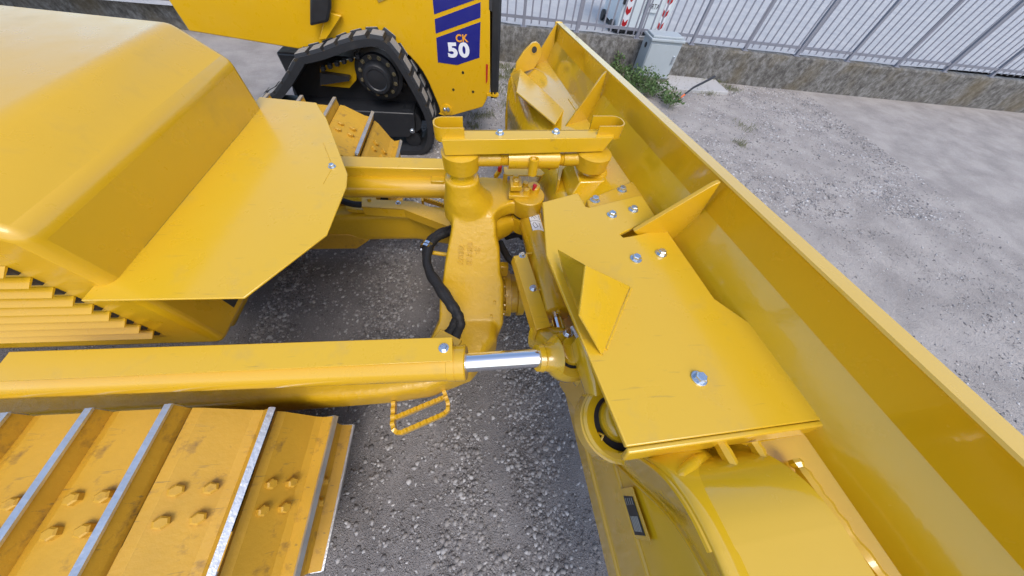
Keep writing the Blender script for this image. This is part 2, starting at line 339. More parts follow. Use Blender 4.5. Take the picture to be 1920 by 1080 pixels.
for x in [.80, 1.74, 2.84] + [2.84 + 1.03 * k for k in range(1, 13)] + [.8 - 1.0 * k for k in range(1, 12)]:
    o = bpy.data.objects.new('post', pm2); sc.collection.objects.link(o); o.parent = fence.o
    o.location = fx(x, .06, .0) - Vector((0, 6.5, 0)); o.rotation_euler = (0, 0, -.0704)

cab = thing('utility_cabinet', 'grey polyester utility cabinet with sloped cap standing against the concrete wall', 'cabinet', (3.1, 6.0, 0))
cy0, cy1 = 5.86, 6.2; cx0, cx1 = 2.90, 3.46
mm = M(); mm.box(((cx0 + cx1) / 2, (cy0 + cy1) / 2, .35), cx1 - cx0, cy1 - cy0, .52); mm.mk('cabinet_body', cabm, cab, bevel=.006)
mm = M(); mm.box(((cx0 + cx1) / 2, cy0 - .008, .345), cx1 - cx0 - .03, .014, .47); dr = mm.mk('door', cabm, cab, bevel=.004)
mm = M(); mm.prism([(cx0 - .02, cy0 - .03, .615), (cx1 + .02, cy0 - .03, .615), (cx1 + .02, cy0 - .03, .65), (cx0 - .02, cy0 - .03, .65)], (0, cy1 - cy0 + .05, 0)); mm.box(((cx0 + cx1) / 2, (cy0 + cy1) / 2, .665), cx1 - cx0 - .02, cy1 - cy0 - .04, .03); mm.mk('cap', cabm, cab, bevel=.008)
mm = M(); mm.box((cx1 - .06, cy0 - .02, .38), .035, .016, .12); mm.mk('lock', zinc, dr, bevel=.003)
mm = M(); mm.box(((cx0 + cx1) / 2, (cy0 + cy1) / 2, .035), cx1 - cx0 + .04, cy1 - cy0 + .02, .12); mm.mk('plinth', conc, cab, bevel=.008)
mm = M(); mm.lathe((cx0 - .002, cy0 + .16, .52), (-1, 0, 0), [(0, .035), (.012, .035), (.014, .028)], 16); mm.mk('vent', darkm, cab)
mm = M(); mm.box((3.95, 5.98, .012), 1.35, .75, .07); sl = mm.mk('concrete_slab', mat('pale_slab_concrete', (.42, .41, .40), .85, bump=.5, bscale=40, var=.15, dirt=.4), None, bevel=.01); setg(sl.o, label='pale concrete slab on the gravel beside the utility cabinet', category='slab')
# black strap stick with an orange tip
st = thing('marker_stick', 'black stick with an orange tip leaning over the gravel beside the cabinet', 'stick', (3.5, 5.2, 0))
mm = M(); mm.tube([(3.54, 5.24, .10), (3.72, 5.36, .17), (4.1, 5.5, .30)], [.014, .018, .02], 10); mm.mk('stick_shaft', blackp, st, smooth=True)
mm = M(); mm.tube([(3.44, 5.17, .05), (3.47, 5.19, .07), (3.54, 5.235, .10)], [.006, .014, .016], 10); mm.mk('tip', mat('orange_tip', (.7, .13, .03), .5), st, smooth=True)

# white paper container behind the fence
ct = thing('paper_container', 'white recycling container with red and white corner stripes behind the fence', 'recycling container', (3.2, 7.4, .36))
cA, cB, cY = 2.66, 3.66, 7.05
mm = M(); mm.prism([(cA + .02, cY + .0, .44), (cB - .02, cY, .44), (cB + .03, cY - .04, 1.75), (cA - .03, cY - .04, 1.75)], (0, 1.05, 0)); mm.mk('container_body', binm, ct, bevel=.012)
mm = M(); mm.box(((cA + cB) / 2, cY + .5, 1.80), 1.14, 1.2, .07); mm.mk('lid', binm, ct, bevel=.02)
mm = M(); mm.box(((cA + cB) / 2, cY + .55, .405), .95, .95, .04); mm.mk('skirt', darkm, ct)
for px_ in (2.80, 3.53):
    mm = M(); mm.box((px_, cY - .0305 * .58 - .009, 1.02), .11, .006, 1.1, (Vector((1, 0, 0)), Vector((0, 1, .0305)).normalized(), Vector((0, -.0305, 1)).normalized())); s_ = mm.mk('reflective_strip', white, ct)
    for k in range(6):
        z = .52 + .18 * k; fy = -.0305 * (z - .44) - .013
        mm = M(); mm.prism([(px_ - .05, cY - .018 + .0, z + .08), (px_ - .05, cY - .018, z), (px_, cY - .018, z - .05), (px_ + .05, cY - .018, z), (px_ + .05, cY - .018, z + .08), (px_, cY - .018, z + .03)], (0, .003, 0))
        mm.v = [v + Vector((0, .018 + fy - (v.z - z) * .0305 - .003, 0)) for v in mm.v]; mm.mk('red_chevron', red, s_)
for px_ in (2.655,):
    for z in (.93, .84): 
        mm = M(); mm.box((px_ + .03, cY - .035, z), .06, .05, .035 + .05 * (z < .9)); mm.mk('hinge', blackp, ct, bevel=.004)
for px_, yy in ((2.6, 7.25), (2.6, 7.9)):
    mm = M(); mm.lathe((px_, yy, .45), (1, 0, 0), [(0, .085), (.05, .085), (.055, .05)], 20); mm.mk('wheel', rubber, ct)
mm = M(); mm.box((3.23, cY - .032, .82), .26, .004, .20); sg = mm.mk('sign_plate', binm, ct)
mm = M(); mm.box((3.24, cY - .036, .97), .12, .004, .06); mm.mk('blue_patch', mat('light_blue_print', (.12, .33, .75), .4), ct)
def text(body, size, mat_, parent, name, ext=.001, font_scale=(1, 1), offset=0):
    cu = bpy.data.curves.new(name, 'FONT'); cu.body = body; cu.size = size; cu.extrude = ext; cu.align_x = 'CENTER'; cu.align_y = 'CENTER'; cu.resolution_u = 4; cu.offset = offset; cu.space_character = 1.0 + offset * 2.5
    o = bpy.data.objects.new(name, cu); sc.collection.objects.link(o)
    dg = bpy.context.evaluated_depsgraph_get(); me = bpy.data.meshes.new_from_object(o.evaluated_get(dg)); bpy.data.objects.remove(o); bpy.data.curves.remove(cu)
    for v in me.vertices: v.co.x *= font_scale[0]; v.co.y *= font_scale[1]
    me.name = name; me.materials.clear(); me.materials.append(mat_)
    o = bpy.data.objects.new(name, me); sc.collection.objects.link(o)
    if parent: o.parent = parent.o
    return o
def place(o, c, xd, yd, parent):
    xd = Vector(xd).normalized(); yd = Vector(yd); yd = (yd - xd * yd.dot(xd)).normalized(); zd = xd.cross(yd)
    mx = Matrix((xd, yd, zd)).transposed().to_4x4(); mx.translation = Vector(c) - (parent.loc if parent else Vector()); o.matrix_local = mx
t = text('CARTA', .10, blackink, sg, 'lettering', .001, (.8, 1)); place(t, (3.23, cY - .036, .80), (1, 0, 0), (0, 0, 1), sg)

# leafy weed bush and ground cover
leafm = mat('weed_leaf', (.08, .14, .04), .5, var=.45, vscale=6, spec=.4)
leaf2 = mat('dry_grass_blade', (.19, .20, .09), .6, var=.4, vscale=9)
def bush(name, label, cat, blobs, nl, size, mt, seed=1):
    r_ = random.Random(seed); v = []; f = []
    tot = sum(b[3] ** 2 for b in blobs)
    for (bx, by, bz, br) in blobs:
        for _ in range(int(nl * br * br / tot)):
            d = Vector((r_.gauss(0, 1), r_.gauss(0, 1), r_.gauss(0, .8))).normalized() * br * (r_.random() ** .4)
            c = Vector((bx, by, bz)) + Vector((d.x, d.y, abs(d.z) * .85 if bz < .1 else d.z))
            c.z = max(.015, c.z)
            a = Vector((r_.uniform(-1, 1), r_.uniform(-1, 1), r_.uniform(-.2, .9))).normalized(); b = a.orthogonal().normalized(); b.rotate(Matrix.Rotation(r_.uniform(0, 6.3), 3, a))
            s = size * r_.uniform(.5, 1.3); k = len(v)
            v += [c, c + a * s * .5 + b * s * .28, c + a * s, c + a * s * .5 - b * s * .28]; f.append((k, k + 1, k + 2, k + 3))
    me = bpy.data.meshes.new(name); me.from_pydata([tuple(p) for p in v], [], f); me.materials.append(mt)
    return me
bt = thing('weed_bush', 'green leafy weed bush sprawling from the wall to the left of the grey cabinet', 'bush', (2.7, 5.9, 0))
blobs = [(2.55, 6.15, .09, .12), (2.66, 6.0, .10, .15), (2.8, 5.8, .10, .18), (2.93, 5.6, .14, .22), (3.08, 5.4, .12, .2), (3.2, 5.15, .1, .16), (3.22, 4.95, .08, .14), (2.7, 5.62, .1, .18), (2.58, 6.25, .25, .09), (2.9, 5.3, .08, .16)]
me = bush('foliage', '', '', blobs, 1900, .05, leafm, 3)
o = bpy.data.objects.new('foliage', me); sc.collection.objects.link(o); o.parent = bt.o; o.location = (-2.7, -5.9, 0)
mm = M(); rr = random.Random(5)
for b in blobs:
    for k in range(5):
        e = Vector((b[0] + rr.uniform(-.15, .15), b[1] + rr.uniform(-.15, .15), b[2] + b[3] * rr.uniform(.4, 1.3)))
        mm.tube([Vector((b[0] + rr.uniform(-.06, .06), b[1] + rr.uniform(-.06, .06), -.01)), (Vector(b[:3]) + e) / 2 + Vector((rr.uniform(-.03, .03), 0, 0)), e], [.004, .003, .0015], 5)
mm.mk('stem', leaf2, bt)
def grass(name, label, pts, nb, h):
    rr = random.Random(8); v = []; f = []
    for (gx, gy, gr) in pts:
        for _ in range(nb):
            x = rr.gauss(gx, gr * .5); y = rr.gauss(gy, gr * .5); y = min(y, wl(x) - .02); hh = h * rr.uniform(.3, 1.2); a = rr.uniform(0, 6.28); lx, ly = math.cos(a) * hh * .5, math.sin(a) * hh * .5; wx, wy = -math.sin(a) * .003, math.cos(a) * .003
            k = len(v); v += [(x - wx, y - wy, 0), (x + wx, y + wy, 0), (x + lx * .5 + wx * .7, y + ly * .5 + wy * .7, hh * .7), (x + lx, y + ly, hh), (x + lx * .5 - wx * .7, y + ly * .5 - wy * .7, hh * .7)]
            f.append((k, k + 1, k + 2, k + 3, k + 4))
    me = bpy.data.meshes.new(name); me.from_pydata(v, [], f); me.materials.append(leaf2)
    o = bpy.data.objects.new(name, me); sc.collection.objects.link(o); setg(o, kind='stuff', label=label, category='grass')
gp = [(random.uniform(-1, 5), random.uniform(5.6, 6.3), random.uniform(.1, .3)) for _ in range(40)] + [(.45 + random.uniform(-.3, .3), random.uniform(4.3, 6.2), .15) for _ in range(14)] + [(random.uniform(-.2, .5), random.uniform(3.6, 4.4), .12) for _ in range(4)] + [(4.3, 4.4, .2), (3.9, 3.9, .1)]
grass('grass', 'thin dry grass and small weeds growing in the gravel near the wall', gp, 70, .06)

# ================================================================== BULLDOZER
bd = thing('bulldozer', 'yellow bulldozer with angled blade, casting frame and chrome cylinder rod in the foreground', 'bulldozer', (-1.4, 1.1, 0))

# bolt: hex head on a washer (one shared mesh)
def boltmesh(R=.0125, W=.0175, h=.012, name='bolt', mt=zinc):
    m_ = M(); m_.lathe((0, 0, 0), (0, 0, 1), [(0, W), (.003, W), (.0034, W * .93)], 20)
    hexa = [[(math.cos(math.pi / 3 * k) * r, math.sin(math.pi / 3 * k) * r, z) for k in range(6)] for z, r in ((.0034, R), (.0034 + h * .85, R), (.0034 + h, R * .84))]
    m_.rings(hexa)
    me = bpy.data.meshes.new(name); me.from_pydata([tuple(v) for v in m_.v], [], m_.f); me.materials.append(mt); return me
bolt_zn = boltmesh(); bolt_y = boltmesh(.014, .016, .012, 'painted_bolt', yel); bolt_small = boltmesh(.009, .012, .008)
def bolt(p, nrm, parent, me=bolt_zn, s=1.0, name='bolt'):
    o = bpy.data.objects.new(name, me); sc.collection.objects.link(o); o.parent = parent.o
    q = Vector(nrm).to_track_quat('Z', 'Y').to_matrix().to_4x4(); q = q @ Matrix.Rotation(random.uniform(0, 1), 4, 'Z') @ Matrix.Scale(s, 4)
    q.translation = Vector(p) - parent.loc; o.matrix_local = q
    return o

# ---------------- blade
prof = [(.018, 0.0), (-.026, 0), (-.028, -.006), (-.024, -.012), (-.024, -.12), (-.025, -.215), (-.05, -.235), (-.11, -.252), (-.19, -.280), (-.245, -.315), (-.30, -.345), (-.345, -.385), (-.375, -.44),
        (-.395, -.52), (-.398, -.64), (-.394, -.78), (-.39, -.90), (-.385, -1.0), (-.33, -1.02), (-.15, -1.10), (.02, -1.2), (.03, -1.2), (-.05, -1.02), (-.12, -.8), (-.15, -.6), (-.12, -.35), (-.04, -.15)]
HB = 1.93
mm = M(); mm.rings([[bl(w_, s_, u_) for w_, u_ in prof] for s_ in np.linspace(-HB, HB, 25)])
blade = mm.mk('blade', ygl, bd, smooth=True, bevel=0)
# end plates
for s_ in (-HB, HB):
    mm = M(); mm.prism([bl(w_, s_, u_) for w_, u_ in ((.02, .004), (-.034, .004), (-.038, -.1), (-.035, -.2), (-.2, -.285), (-.35, -.32), (-.395, -.42), (-.41, -.7), (-.395, -1.01), (.03, -1.21), (.06, -1.1), (0, -.6), (.06, -.1))], B_s * (.025 if s_ > 0 else -.025)); mm.mk('end_plate', ygl, blade, bevel=.004)
# gusset ribs
for s_, tip in ((HB - .025, (-.205, -.272)), (.695, (-.20, -.285)), (-.385, (-.245, -.193)), (-1.9, (-.2, -.285))):
    pts = [(-.034, -.004), (-.05, -.02), tip, (tip[0], tip[1] - .02)]
    if tip[1] > -.25: pts = [(-.04, -.004), (-.055, -.010), tip, (-.16, -.265), (-.06, -.232), (-.026, -.2), (-.034, -.1)]
    else: pts += [(-.05, -.237), (-.026, -.2), (-.034, -.1)]
    mm = M(); mm.prism([bl(w_, s_, u_) for w_, u_ in pts], B_s * -.016); mm.mk('gusset_rib', yel, blade, bevel=.002)
# weld seams as real beads
def weld(pts, r, parent, name='weld_bead', mt=ygl):
    pts = spline(pts, 10); mm = M(); mm.tube(pts, [r * random.uniform(.8, 1.25) for _ in pts], 7); mm.mk(name, mt, parent, smooth=True)
weld([bl(-.022, s_, -.222) for s_ in (-1.9, -1.2, -.4)], .014, blade); weld([bl(-.022, s_, -.222) for s_ in (-.38, .1, .67)], .014, blade); weld([bl(-.022, s_, -.222) for s_ in (.71, 1.2, 1.9)], .014, blade)
weld([bl(-.398, s_, -.60) for s_ in (-1.9, -1.4, -.75)], .007, blade); weld([bl(-.392, s_, -.86) for s_ in (-1.9, 0, 1.9)], .009, blade)
weld([bl(-.10, s_, -.25) for s_ in (.75, .9, 1.02)], .007, blade); weld([bl(-.10, s_, -.25) for s_ in (.2, .4, .55)], .007, blade)
# lifting eye at far end
mm = M(); c0 = [(-.36, -.33), (-.355, -.25), (-.30, -.17), (-.235, -.113), (-.205, -.105), (-.175, -.12), (-.145, -.16), (-.15, -.2), (-.2, -.285)]
mm.prism([bl(w_, HB - .13, u_) for w_, u_ in c0], B_s * .03); le = mm.mk('lifting_eye', yel, blade, bevel=.004)
mm = M(); mm.lathe(bl(-.215, HB - .1305, -.155), -B_s, [(0, .024), (.002, .024)], 20); mm.mk('eye_hole', darkm, le) if False else None
mm = M(); mm.ringlathe(bl(-.215, HB - .135, -.155), B_s, [(0, .022), (0, .028), (.04, .028), (.04, .022)]); mm.mk('eye_bush', yel, blade, smooth=True)
mm = M(); mm.lathe(bl(-.215, HB - .1335, -.155), B_s, [(0, .0215), (.037, .0215)], 20); mm.mk('eye_opening', darkm, blade)
# far step bracket (folded plate)
q = [blp(976, 129, u_=-.27), blp(1058, 206, u_=-.27), blp(1041, 233, u_=-.27), blp(968, 172, u_=-.27)]
mm = M(); mm.prism(q, B_u * -.012); fb = mm.mk('step_plate', yplate, blade, bevel=.004)
q2 = [q[0] - B_u * .013, q[3] - B_u * .013, q[3] - B_u * .09 , q[0] - B_u * .07 - B_w * .05, ]
mm = M(); mm.prism([q[0] - B_u * .012, q[1] - B_u * .012, q[1] - B_u * .08 + B_w * .03, q[0] - B_u * .08 + B_w * .03], B_s * .012); mm.mk('step_flange', yel, blade)
a0 = blp(957, 138, u_=-.33); mm = M(); mm.prism([q[0] - B_u * .002, q[3] - B_u * .002, q[3] - B_u * .07, a0], B_w * .01); mm.mk('step_flange', yel, blade)

# cover plate over the centre of the blade
CU = -.2
def cp(px, py, up=0): return blp(px, py, u_=CU + up)
out = [(1017, 379), (1081, 362), (1085, 364), (1098, 387), (1105, 389), (1199, 366), (1206, 370), (1230, 407), (1166, 437), (1163, 440), (1169, 445), (1196, 440), (1244, 428), (1250, 431), (1340, 560)]
P = [cp(*p) for p in out]
P += [cp(1175, 838) + (B_s * 0 + B_w * .62), cp(1175, 838), cp(1025, 478)]
mm = M(); mm.prism(P, B_u * -.014)
cover = mm.mk('cover_plate', yplate, bd, bevel=.003)
e0, e1 = cp(1175, 838), cp(1175, 838) + B_w * .62
mm = M(); mm.prism([e0 - B_u * .002, e1 - B_u * .002, e1 - B_u * .045 - B_s * .008, e0 - B_u * .045 - B_s * .008], -B_s * .012); mm.mk('cover_lip', yplate, cover, bevel=.004)
for p in ((1147, 404), (1187, 394), (1192, 486), (1239, 476), (1310, 710)): bolt(cp(*p), B_u, cover, s=1.06)
# folded bracket on the cover plate
hA = .11
A_, B_ = cp(1098, 497, .10), cp(1087, 590, .10); L_ = cp(1045, 467, .03); R_ = cp(1182, 537, .0); Bt = cp(1130, 665, .003)
L0 = cp(1047, 478, 0)
def sheet(quad, th=.006):
    q = [Vector(p) for p in quad]; nn = (q[1] - q[0]).cross(q[2] - q[0]).normalized()
    if nn.dot(Vector((0, 0, CAMH)) - q[0]) > 0: nn = -nn
    m_ = M(); m_.prism(q, nn * th); return m_
fbm = sheet([A_, R_, Bt, B_]); fbk = fbm.mk('bracket', yplate, cover, bevel=.0015)
sheet([L_, A_, B_, Bt, cp(1058, 520, 0)]).mk('bracket', yplate, cover, bevel=.0015)
weld([cp(1183, 541), cp(1160, 595), cp(1136, 655)], .004, cover, mt=yplate)

# bolted block and pivot pedestal
BU = -.235
q = [blp(1100, 374, u_=BU), blp(1200, 333, u_=BU), blp(1212, 336, u_=BU), blp(1226, 357, u_=BU), blp(1222, 364, u_=BU), blp(1108, 400, u_=BU)]
mm = M(); mm.prism(q, B_u * -.09); bk = mm.mk('pivot_block', yel, blade, bevel=.006)
bolt(blp(1115, 376, u_=BU), B_u, blade, s=1.2); bolt(blp(1166, 357, u_=BU), B_u, blade, s=1.2)
top = [blp(1072, 298, u_=-.272), blp(1088, 341, u_=-.272), blp(1184, 338, u_=-.272), blp(1160, 290, u_=-.272)]
bot = [p - B_u * .09 + d_ for p, d_ in zip(top, (-B_w * .04 + B_s * .03, -B_w * .04 - B_s * .012, B_w * .02 - B_s * .01, B_w * .02))]
mm = M(); mm.rings([top, bot]); mm.mk('pedestal', ygl, blade, bevel=.006)
pc = blp(1110, 316, u_=-.272); mm = M(); mm.lathe(pc - B_u * .01, B_u, [(0, .085), (.016, .08), (.02, .068), (.045, .064)], 32); mm.mk('pedestal_boss', ygl, blade, smooth=True)
mm = M(); mm.prism([blp(1048, 313, u_=-.33), blp(1056, 313, u_=-.33), blp(1050, 339, u_=-.33), blp(1046, 337, u_=-.33)], B_u * -.12); mm.mk('stop_tab', yel, blade, bevel=.002)

# lower structure of the blade behind the cover: ring bearing, torque box, gussets
rc = at(1160, 790, 2, 1.2)
mm = M(); mm.ringlathe(rc, (0, -.0908, 1), [(-0.0738, 0.1148), (-0.0164, 0.1123), (-0.0131, 0.1074), (0.0, 0.1074), (0.0082, 0.1), (0.0082, 0.0787), (-0.0738, 0.0754)], 48); rg = mm.mk('bearing_ring', ygl, blade, smooth=True)
mm = M(); mm.ringlathe(rc, (0, -.0908, 1), [(-0.0738, 0.0771), (-0.0049, 0.0771), (-0.0066, 0.0574), (-0.0738, 0.0574)], 40); mm.mk('seal', rubber, blade, smooth=True)
mm = M(); mm.lathe(rc + Vector((.008, .006, 0)), (0, -.0908, 1), [(-.07, .066), (-.008, .066), (.006, .063), (.008, .055), (.018, .053), (.024, .046), (.026, .02)], 40); mm.mk('pin_cap', ygl, blade, smooth=True)
mm = M(); mm.tube([at(1122, 812, 2, 1.197), at(1131, 816, 2, 1.205), at(1127, 826, 2, 1.2)], .004, 8); mm.mk('grease_nipple', yel, blade)
# ring carrier: arm from the cylinder eye down to the ring
def loft(secs, n=24, p=3.2):       # secs: centre, half-width vector, half-height vector
    rings = []
    for c, a, b in secs:
        c, a, b = Vector(c), Vector(a), Vector(b)
        ring = []
        for k in range(n):
            t_ = 2 * math.pi * k / n; cc, ss = math.cos(t_), math.sin(t_)
            ring.append(c + a * math.copysign(abs(cc) ** (2 / p), cc) + b * math.copysign(abs(ss) ** (2 / p), ss))
        rings.append(ring)
    return rings
mm = M(); mm.rings(loft([(at(1082, 642, 2, 1.22), (.014, .0, 0), (0, 0, .05)), (at(1098, 684, 2, 1.22), (.02, 0, 0), (0, 0, .06)), (at(1113, 722, 2, 1.2), (.026, .005, 0), (0, 0, .05)), (at(1120, 752, 2, 1.17), (.026, .01, 0), (0, 0, .035))]))
mm.mk('carrier_arm', ygl, blade, smooth=True)
# back reinforcement: tapered skins from the ring along the back of the blade
def skin(name, rowA, rowB, rows=7, bulge=.02, mt=ygl, waves=0):
    n = len(rowA); v = []
    for j in range(rows):
        t_ = j / (rows - 1)
        for i in range(n):
            p_ = rowA[i].lerp(rowB[i], t_); off = bulge * math.sin(math.pi * t_)
            v.append(p_ + (-B_w * .8 + B_u * .4) * off + B_u * waves * math.sin(i * 2.1))
    f = [(j * n + i, j * n + i + 1, (j + 1) * n + i + 1, (j + 1) * n + i) for j in range(rows - 1) for i in range(n - 1)]
    r_ = mk(name, v, f, mt, blade, smooth=True); so = r_.o.modifiers.new('thick', 'SOLIDIFY'); so.thickness = .012; so.offset = 1; return r_
def blx(w_, s_, u_): return bl(w_, s_, u_)
ra = [blp(x, y, w_=-.399) for x, y in ((1139, 853), (1165, 877), (1200, 910), (1250, 958), (1290, 1012), (1330, 1080))]
rb = [blp(x, y, w_=-.46) for x, y in ((1182, 846), (1215, 866), (1247, 892), (1279, 931), (1308, 979), (1335, 1035))]
rc2 = [blx(-.36, -.99, -.27), blx(-.34, -1.04, -.265), blx(-.31, -1.09, -.255), blx(-.28, -1.12, -.25), blx(-.25, -1.17, -.245), blx(-.24, -1.25, -.24)]
sa, sb, sc2 = [spline(q_, 6) for q_ in (ra, rb, rc2)]
for q_ in (sa, sb, sc2): q_.append(q_[-1] - B_s * (1.9 + (q_[-1] - B_O).dot(B_s)))
mm = M(); mm.rings([[p, q_, q_ + B_w * .25, p + B_w * .25] for p, q_ in zip(sa, sb)]); mm.mk('torque_box', ygl, blade, smooth=True)
skin('upper_gusset', [p - B_w * .004 + B_u * .004 for p in sb], sc2, 9, .012)
for row_, r_ in ((sb, .007), (sa, .006)):
    mm = M(); mm.tube([p - B_w * .002 for p in row_[:-1]], r_, 8); mm.mk('weld_bead', ygl, blade, smooth=True)
for k_, j_ in ((9, 15), (17, 23)):
    a_, b_ = sc2[k_], sb[j_]; pp_ = [a_.lerp(b_, t_) + (-B_w * .8 + B_u * .5) * (.012 * math.sin(math.pi * t_) + .004) for t_ in np.linspace(.05, .97, 9)]
    mm = M(); mm.tube(pp_, [.010, .012, .013, .013, .013, .012, .012, .010, .008], 10); mm.mk('fold_weld', ygl, blade, smooth=True)
for dw, s0 in ((-.30, -1.02), (-.22, -1.06), (-.15, -1.1)):
    weld([blx(dw, s0, -.235), blx(dw + .0, s0 - .12, -.222), blx(dw + .02, s0 - .3, -.225), blx(dw + .02, -1.9, -.23)], .012, blade)
weld([blx(-.40, -.66, -.93), blx(-.402, -.80, -.74), blx(-.40, -.93, -.66)], .007, blade)
mm = M(); mm.prism([blx(-.398, -.62, -.72), blx(-.398, -.66, -.93), blx(-.398, -.95, -.66), blx(-.398, -.95, -.45), blx(-.398, -.62, -.5)], B_w * -.03); mm.mk('side_gusset', ygl, blade, bevel=.006)
# data plate
pl = [(-1.118, -.588), (-1.122, -.525), (-1.205, -.522), (-1.206, -.588)]
mm = M(); mm.prism([bl(-.402, s_, u_) for s_, u_ in ((-1.10, -.60), (-1.10, -.51), (-1.215, -.505), (-1.215, -.60))], -B_w * .003); mm.mk('plate_seat', ygl, blade, bevel=.001)
mm = M(); mm.prism([bl(-.4055, s_, u_) for s_, u_ in pl], -B_w * .001); dp = mm.mk('data_plate', blackp, blade)
for k in range(5):
    uu_ = -.578 + .010 * k; mm = M(); mm.prism([bl(-.407, s_, u_) for s_, u_ in ((-1.165, uu_), (-1.165, uu_ + .006), (-1.198, uu_ + .006), (-1.198, uu_))], -B_w * .0006); mm.mk('plate_print', silver, dp) if False else mm.mk('plate_print', silver, blade)
mm = M()
for k in range(4):
    uu_ = -.578 + .014 * k; mm.prism([bl(-.407, s_, u_) for s_, u_ in ((-1.124, uu_), (-1.124, uu_ + .003), (-1.14, uu_ + .003), (-1.14, uu_))], -B_w * .0006)
mm.mk('plate_print', silver, blade)

# ---------------- C-frame casting (one voxel-fused body)
CY = 1.1
def cast(name, lofts, vox, mt, parent, sm=6):
    me = bpy.data.meshes.new(name); mm = M()
    for L in lofts: mm.rings(L)
    me.from_pydata([tuple(v - parent.loc) for v in mm.v], [], mm.f)
    bm = bmesh.new(); bm.from_mesh(me); bmesh.ops.recalc_face_normals(bm, faces=bm.faces); bm.to_mesh(me); bm.free()
    o = bpy.data.objects.new(name, me); sc.collection.objects.link(o)
    r = o.modifiers.new('r', 'REMESH'); r.mode = 'VOXEL'; r.voxel_size = vox; r.use_smooth_shade = True
    s = o.modifiers.new('s', 'SMOOTH'); s.factor = .6; s.iterations = sm
    dg = bpy.context.evaluated_depsgraph_get(); me2 = bpy.data.meshes.new_from_object(o.evaluated_get(dg)); o.modifiers.clear(); o.data = me2; bpy.data.meshes.remove(me)
    me2.materials.clear(); me2.materials.append(mt); me2.name = name; me2.polygons.foreach_set('use_smooth', [True] * len(me2.polygons)); o.parent = parent.o
    r_ = Part.__new__(Part); r_.o = o; r_.loc = parent.loc.copy(); return r_
def arm(sgn):
    f_ = lambda y: CY + sgn * (y - CY) - (.11 if sgn < 0 and y < .5 else .05 if sgn < 0 and y < .6 else 0)
    pts = [((-2.3, f_(.41), .46), .07, .12), ((-1.2, f_(.41), .50), .07, .115), ((-.75, f_(.415), .52), .07, .11), ((-.5, f_(.42), .53), .072, .11), ((-.3, f_(.45), .53), .085, .115),
           ((-.13, f_(.525), .53), .105, .12), ((-.035, f_(.66), .54), .125, .13), ((-.02, f_(.86), .53), .13, .14), ((-.02, CY + sgn * -.02, .5), .13, .14)]
    C = [Vector(p[0]) for p in pts]; out = []
    for i, (c, wd, h) in enumerate(pts):
        t_ = (C[min(i + 1, len(C) - 1)] - C[max(i - 1, 0)]).normalized(); sd_ = Vector((t_.y, -t_.x, 0)).normalized()
        out.append((c, sd_ * wd, Vector((0, 0, h * (1.2 if sgn < 0 else 1)))))
    if sgn < 0: out = [(Vector(c) - Vector((0, 0, .045)), a_, b_) for c, a_, b_ in out]
    return loft(out, 28, 4.5)
def front_slab():      # broad sculpted flank of the casting
    P1, P2 = Vector((0, 1.05, 1.10)), Vector((0, .69, .62)); nn = Vector((0, -(P1.z - P2.z), P1.y - P2.y)).normalized()
    C_ = Vector((0, 0, CAMH)); out_ = []
    for x, y in ((848, 398), (925, 396), (931, 416), (932, 440), (938, 466), (940, 511), (946, 536), (945, 609), (930, 645), (905, 672), (860, 690), (815, 690), (800, 650), (822, 604), (823, 562), (829, 525), (834, 487), (845, 430)):
        d_ = Vector(RW @ np.array([x - 960., y - 540., F])); t_ = (P1 - C_).dot(nn) / d_.dot(nn); out_.append(C_ + d_ * t_)
    back_ = [p - nn * .17 + Vector((0, 0, -.02)) for p in out_]
    c0 = sum(out_, Vector()) / len(out_)
    return [[c0 + (p - c0) * .955 + nn * .004 for p in out_], [c0 + (p - c0) * .985 - nn * .012 for p in out_], [p - nn * .03 for p in out_], back_]
def neck():
    return loft([((-.05, 1.16, 1.06), (.135, 0, 0), (0, .12, 0)), ((-.058, 1.165, 1.13), (.125, 0, 0), (0, .115, 0)), ((-.07, 1.155, 1.18), (.10, 0, 0), (0, .10, 0)), ((-.08, 1.15, 1.225), (.084, 0, 0), (0, .083, 0)), ((-.082, 1.15, 1.285), (.077, 0, 0), (0, .076, 0))], 32, 2.4)
def backcol():
    return loft([((-.035, 1.5, .56), (.12, 0, 0), (0, .1, .05)), ((-.035, 1.4, .72), (.14, 0, 0), (0, .13, .05)), ((-.035, 1.28, .90), (.14, 0, 0), (0, .14, 0)), ((-.045, 1.2, 1.05), (.13, 0, 0), (0, .12, 0))], 28, 3)
def saddle():
    zt_ = 1.132; pts_ = [at(x, y, 2, zt_) for x, y in ((846, 396), (848, 350), (870, 334), (905, 329), (948, 332), (978, 342), (998, 350), (1004, 362), (998, 374), (980, 381), (960, 380), (942, 386), (926, 400))]
    c0 = sum(pts_, Vector()) / len(pts_)
    return [[c0 + (p - c0) * .94 for p in pts_], [p - Vector((0, 0, .014)) for p in pts_], [p - Vector((0, 0, .07)) for p in pts_], [c0 + (p - c0) * .9 - Vector((0, 0, .085)) for p in pts_]]
def brace():
    return loft([(at(915, 428, 1, 1.13), (0, .06, 0), (0, 0, .09)), (at(938, 425, 1, 1.16), (0, .06, 0), (0, 0, .075)), (at(955, 420, 1, 1.19), (0, .05, 0), (0, 0, .065)), (at(966, 414, 1, 1.2), (0, .04, 0), (0, 0, .05))], 20, 3) 
frame = cast('c_frame', [arm(1), arm(-1), front_slab(), neck(), backcol(), saddle(), brace()], .008, ycast, bd, 7)
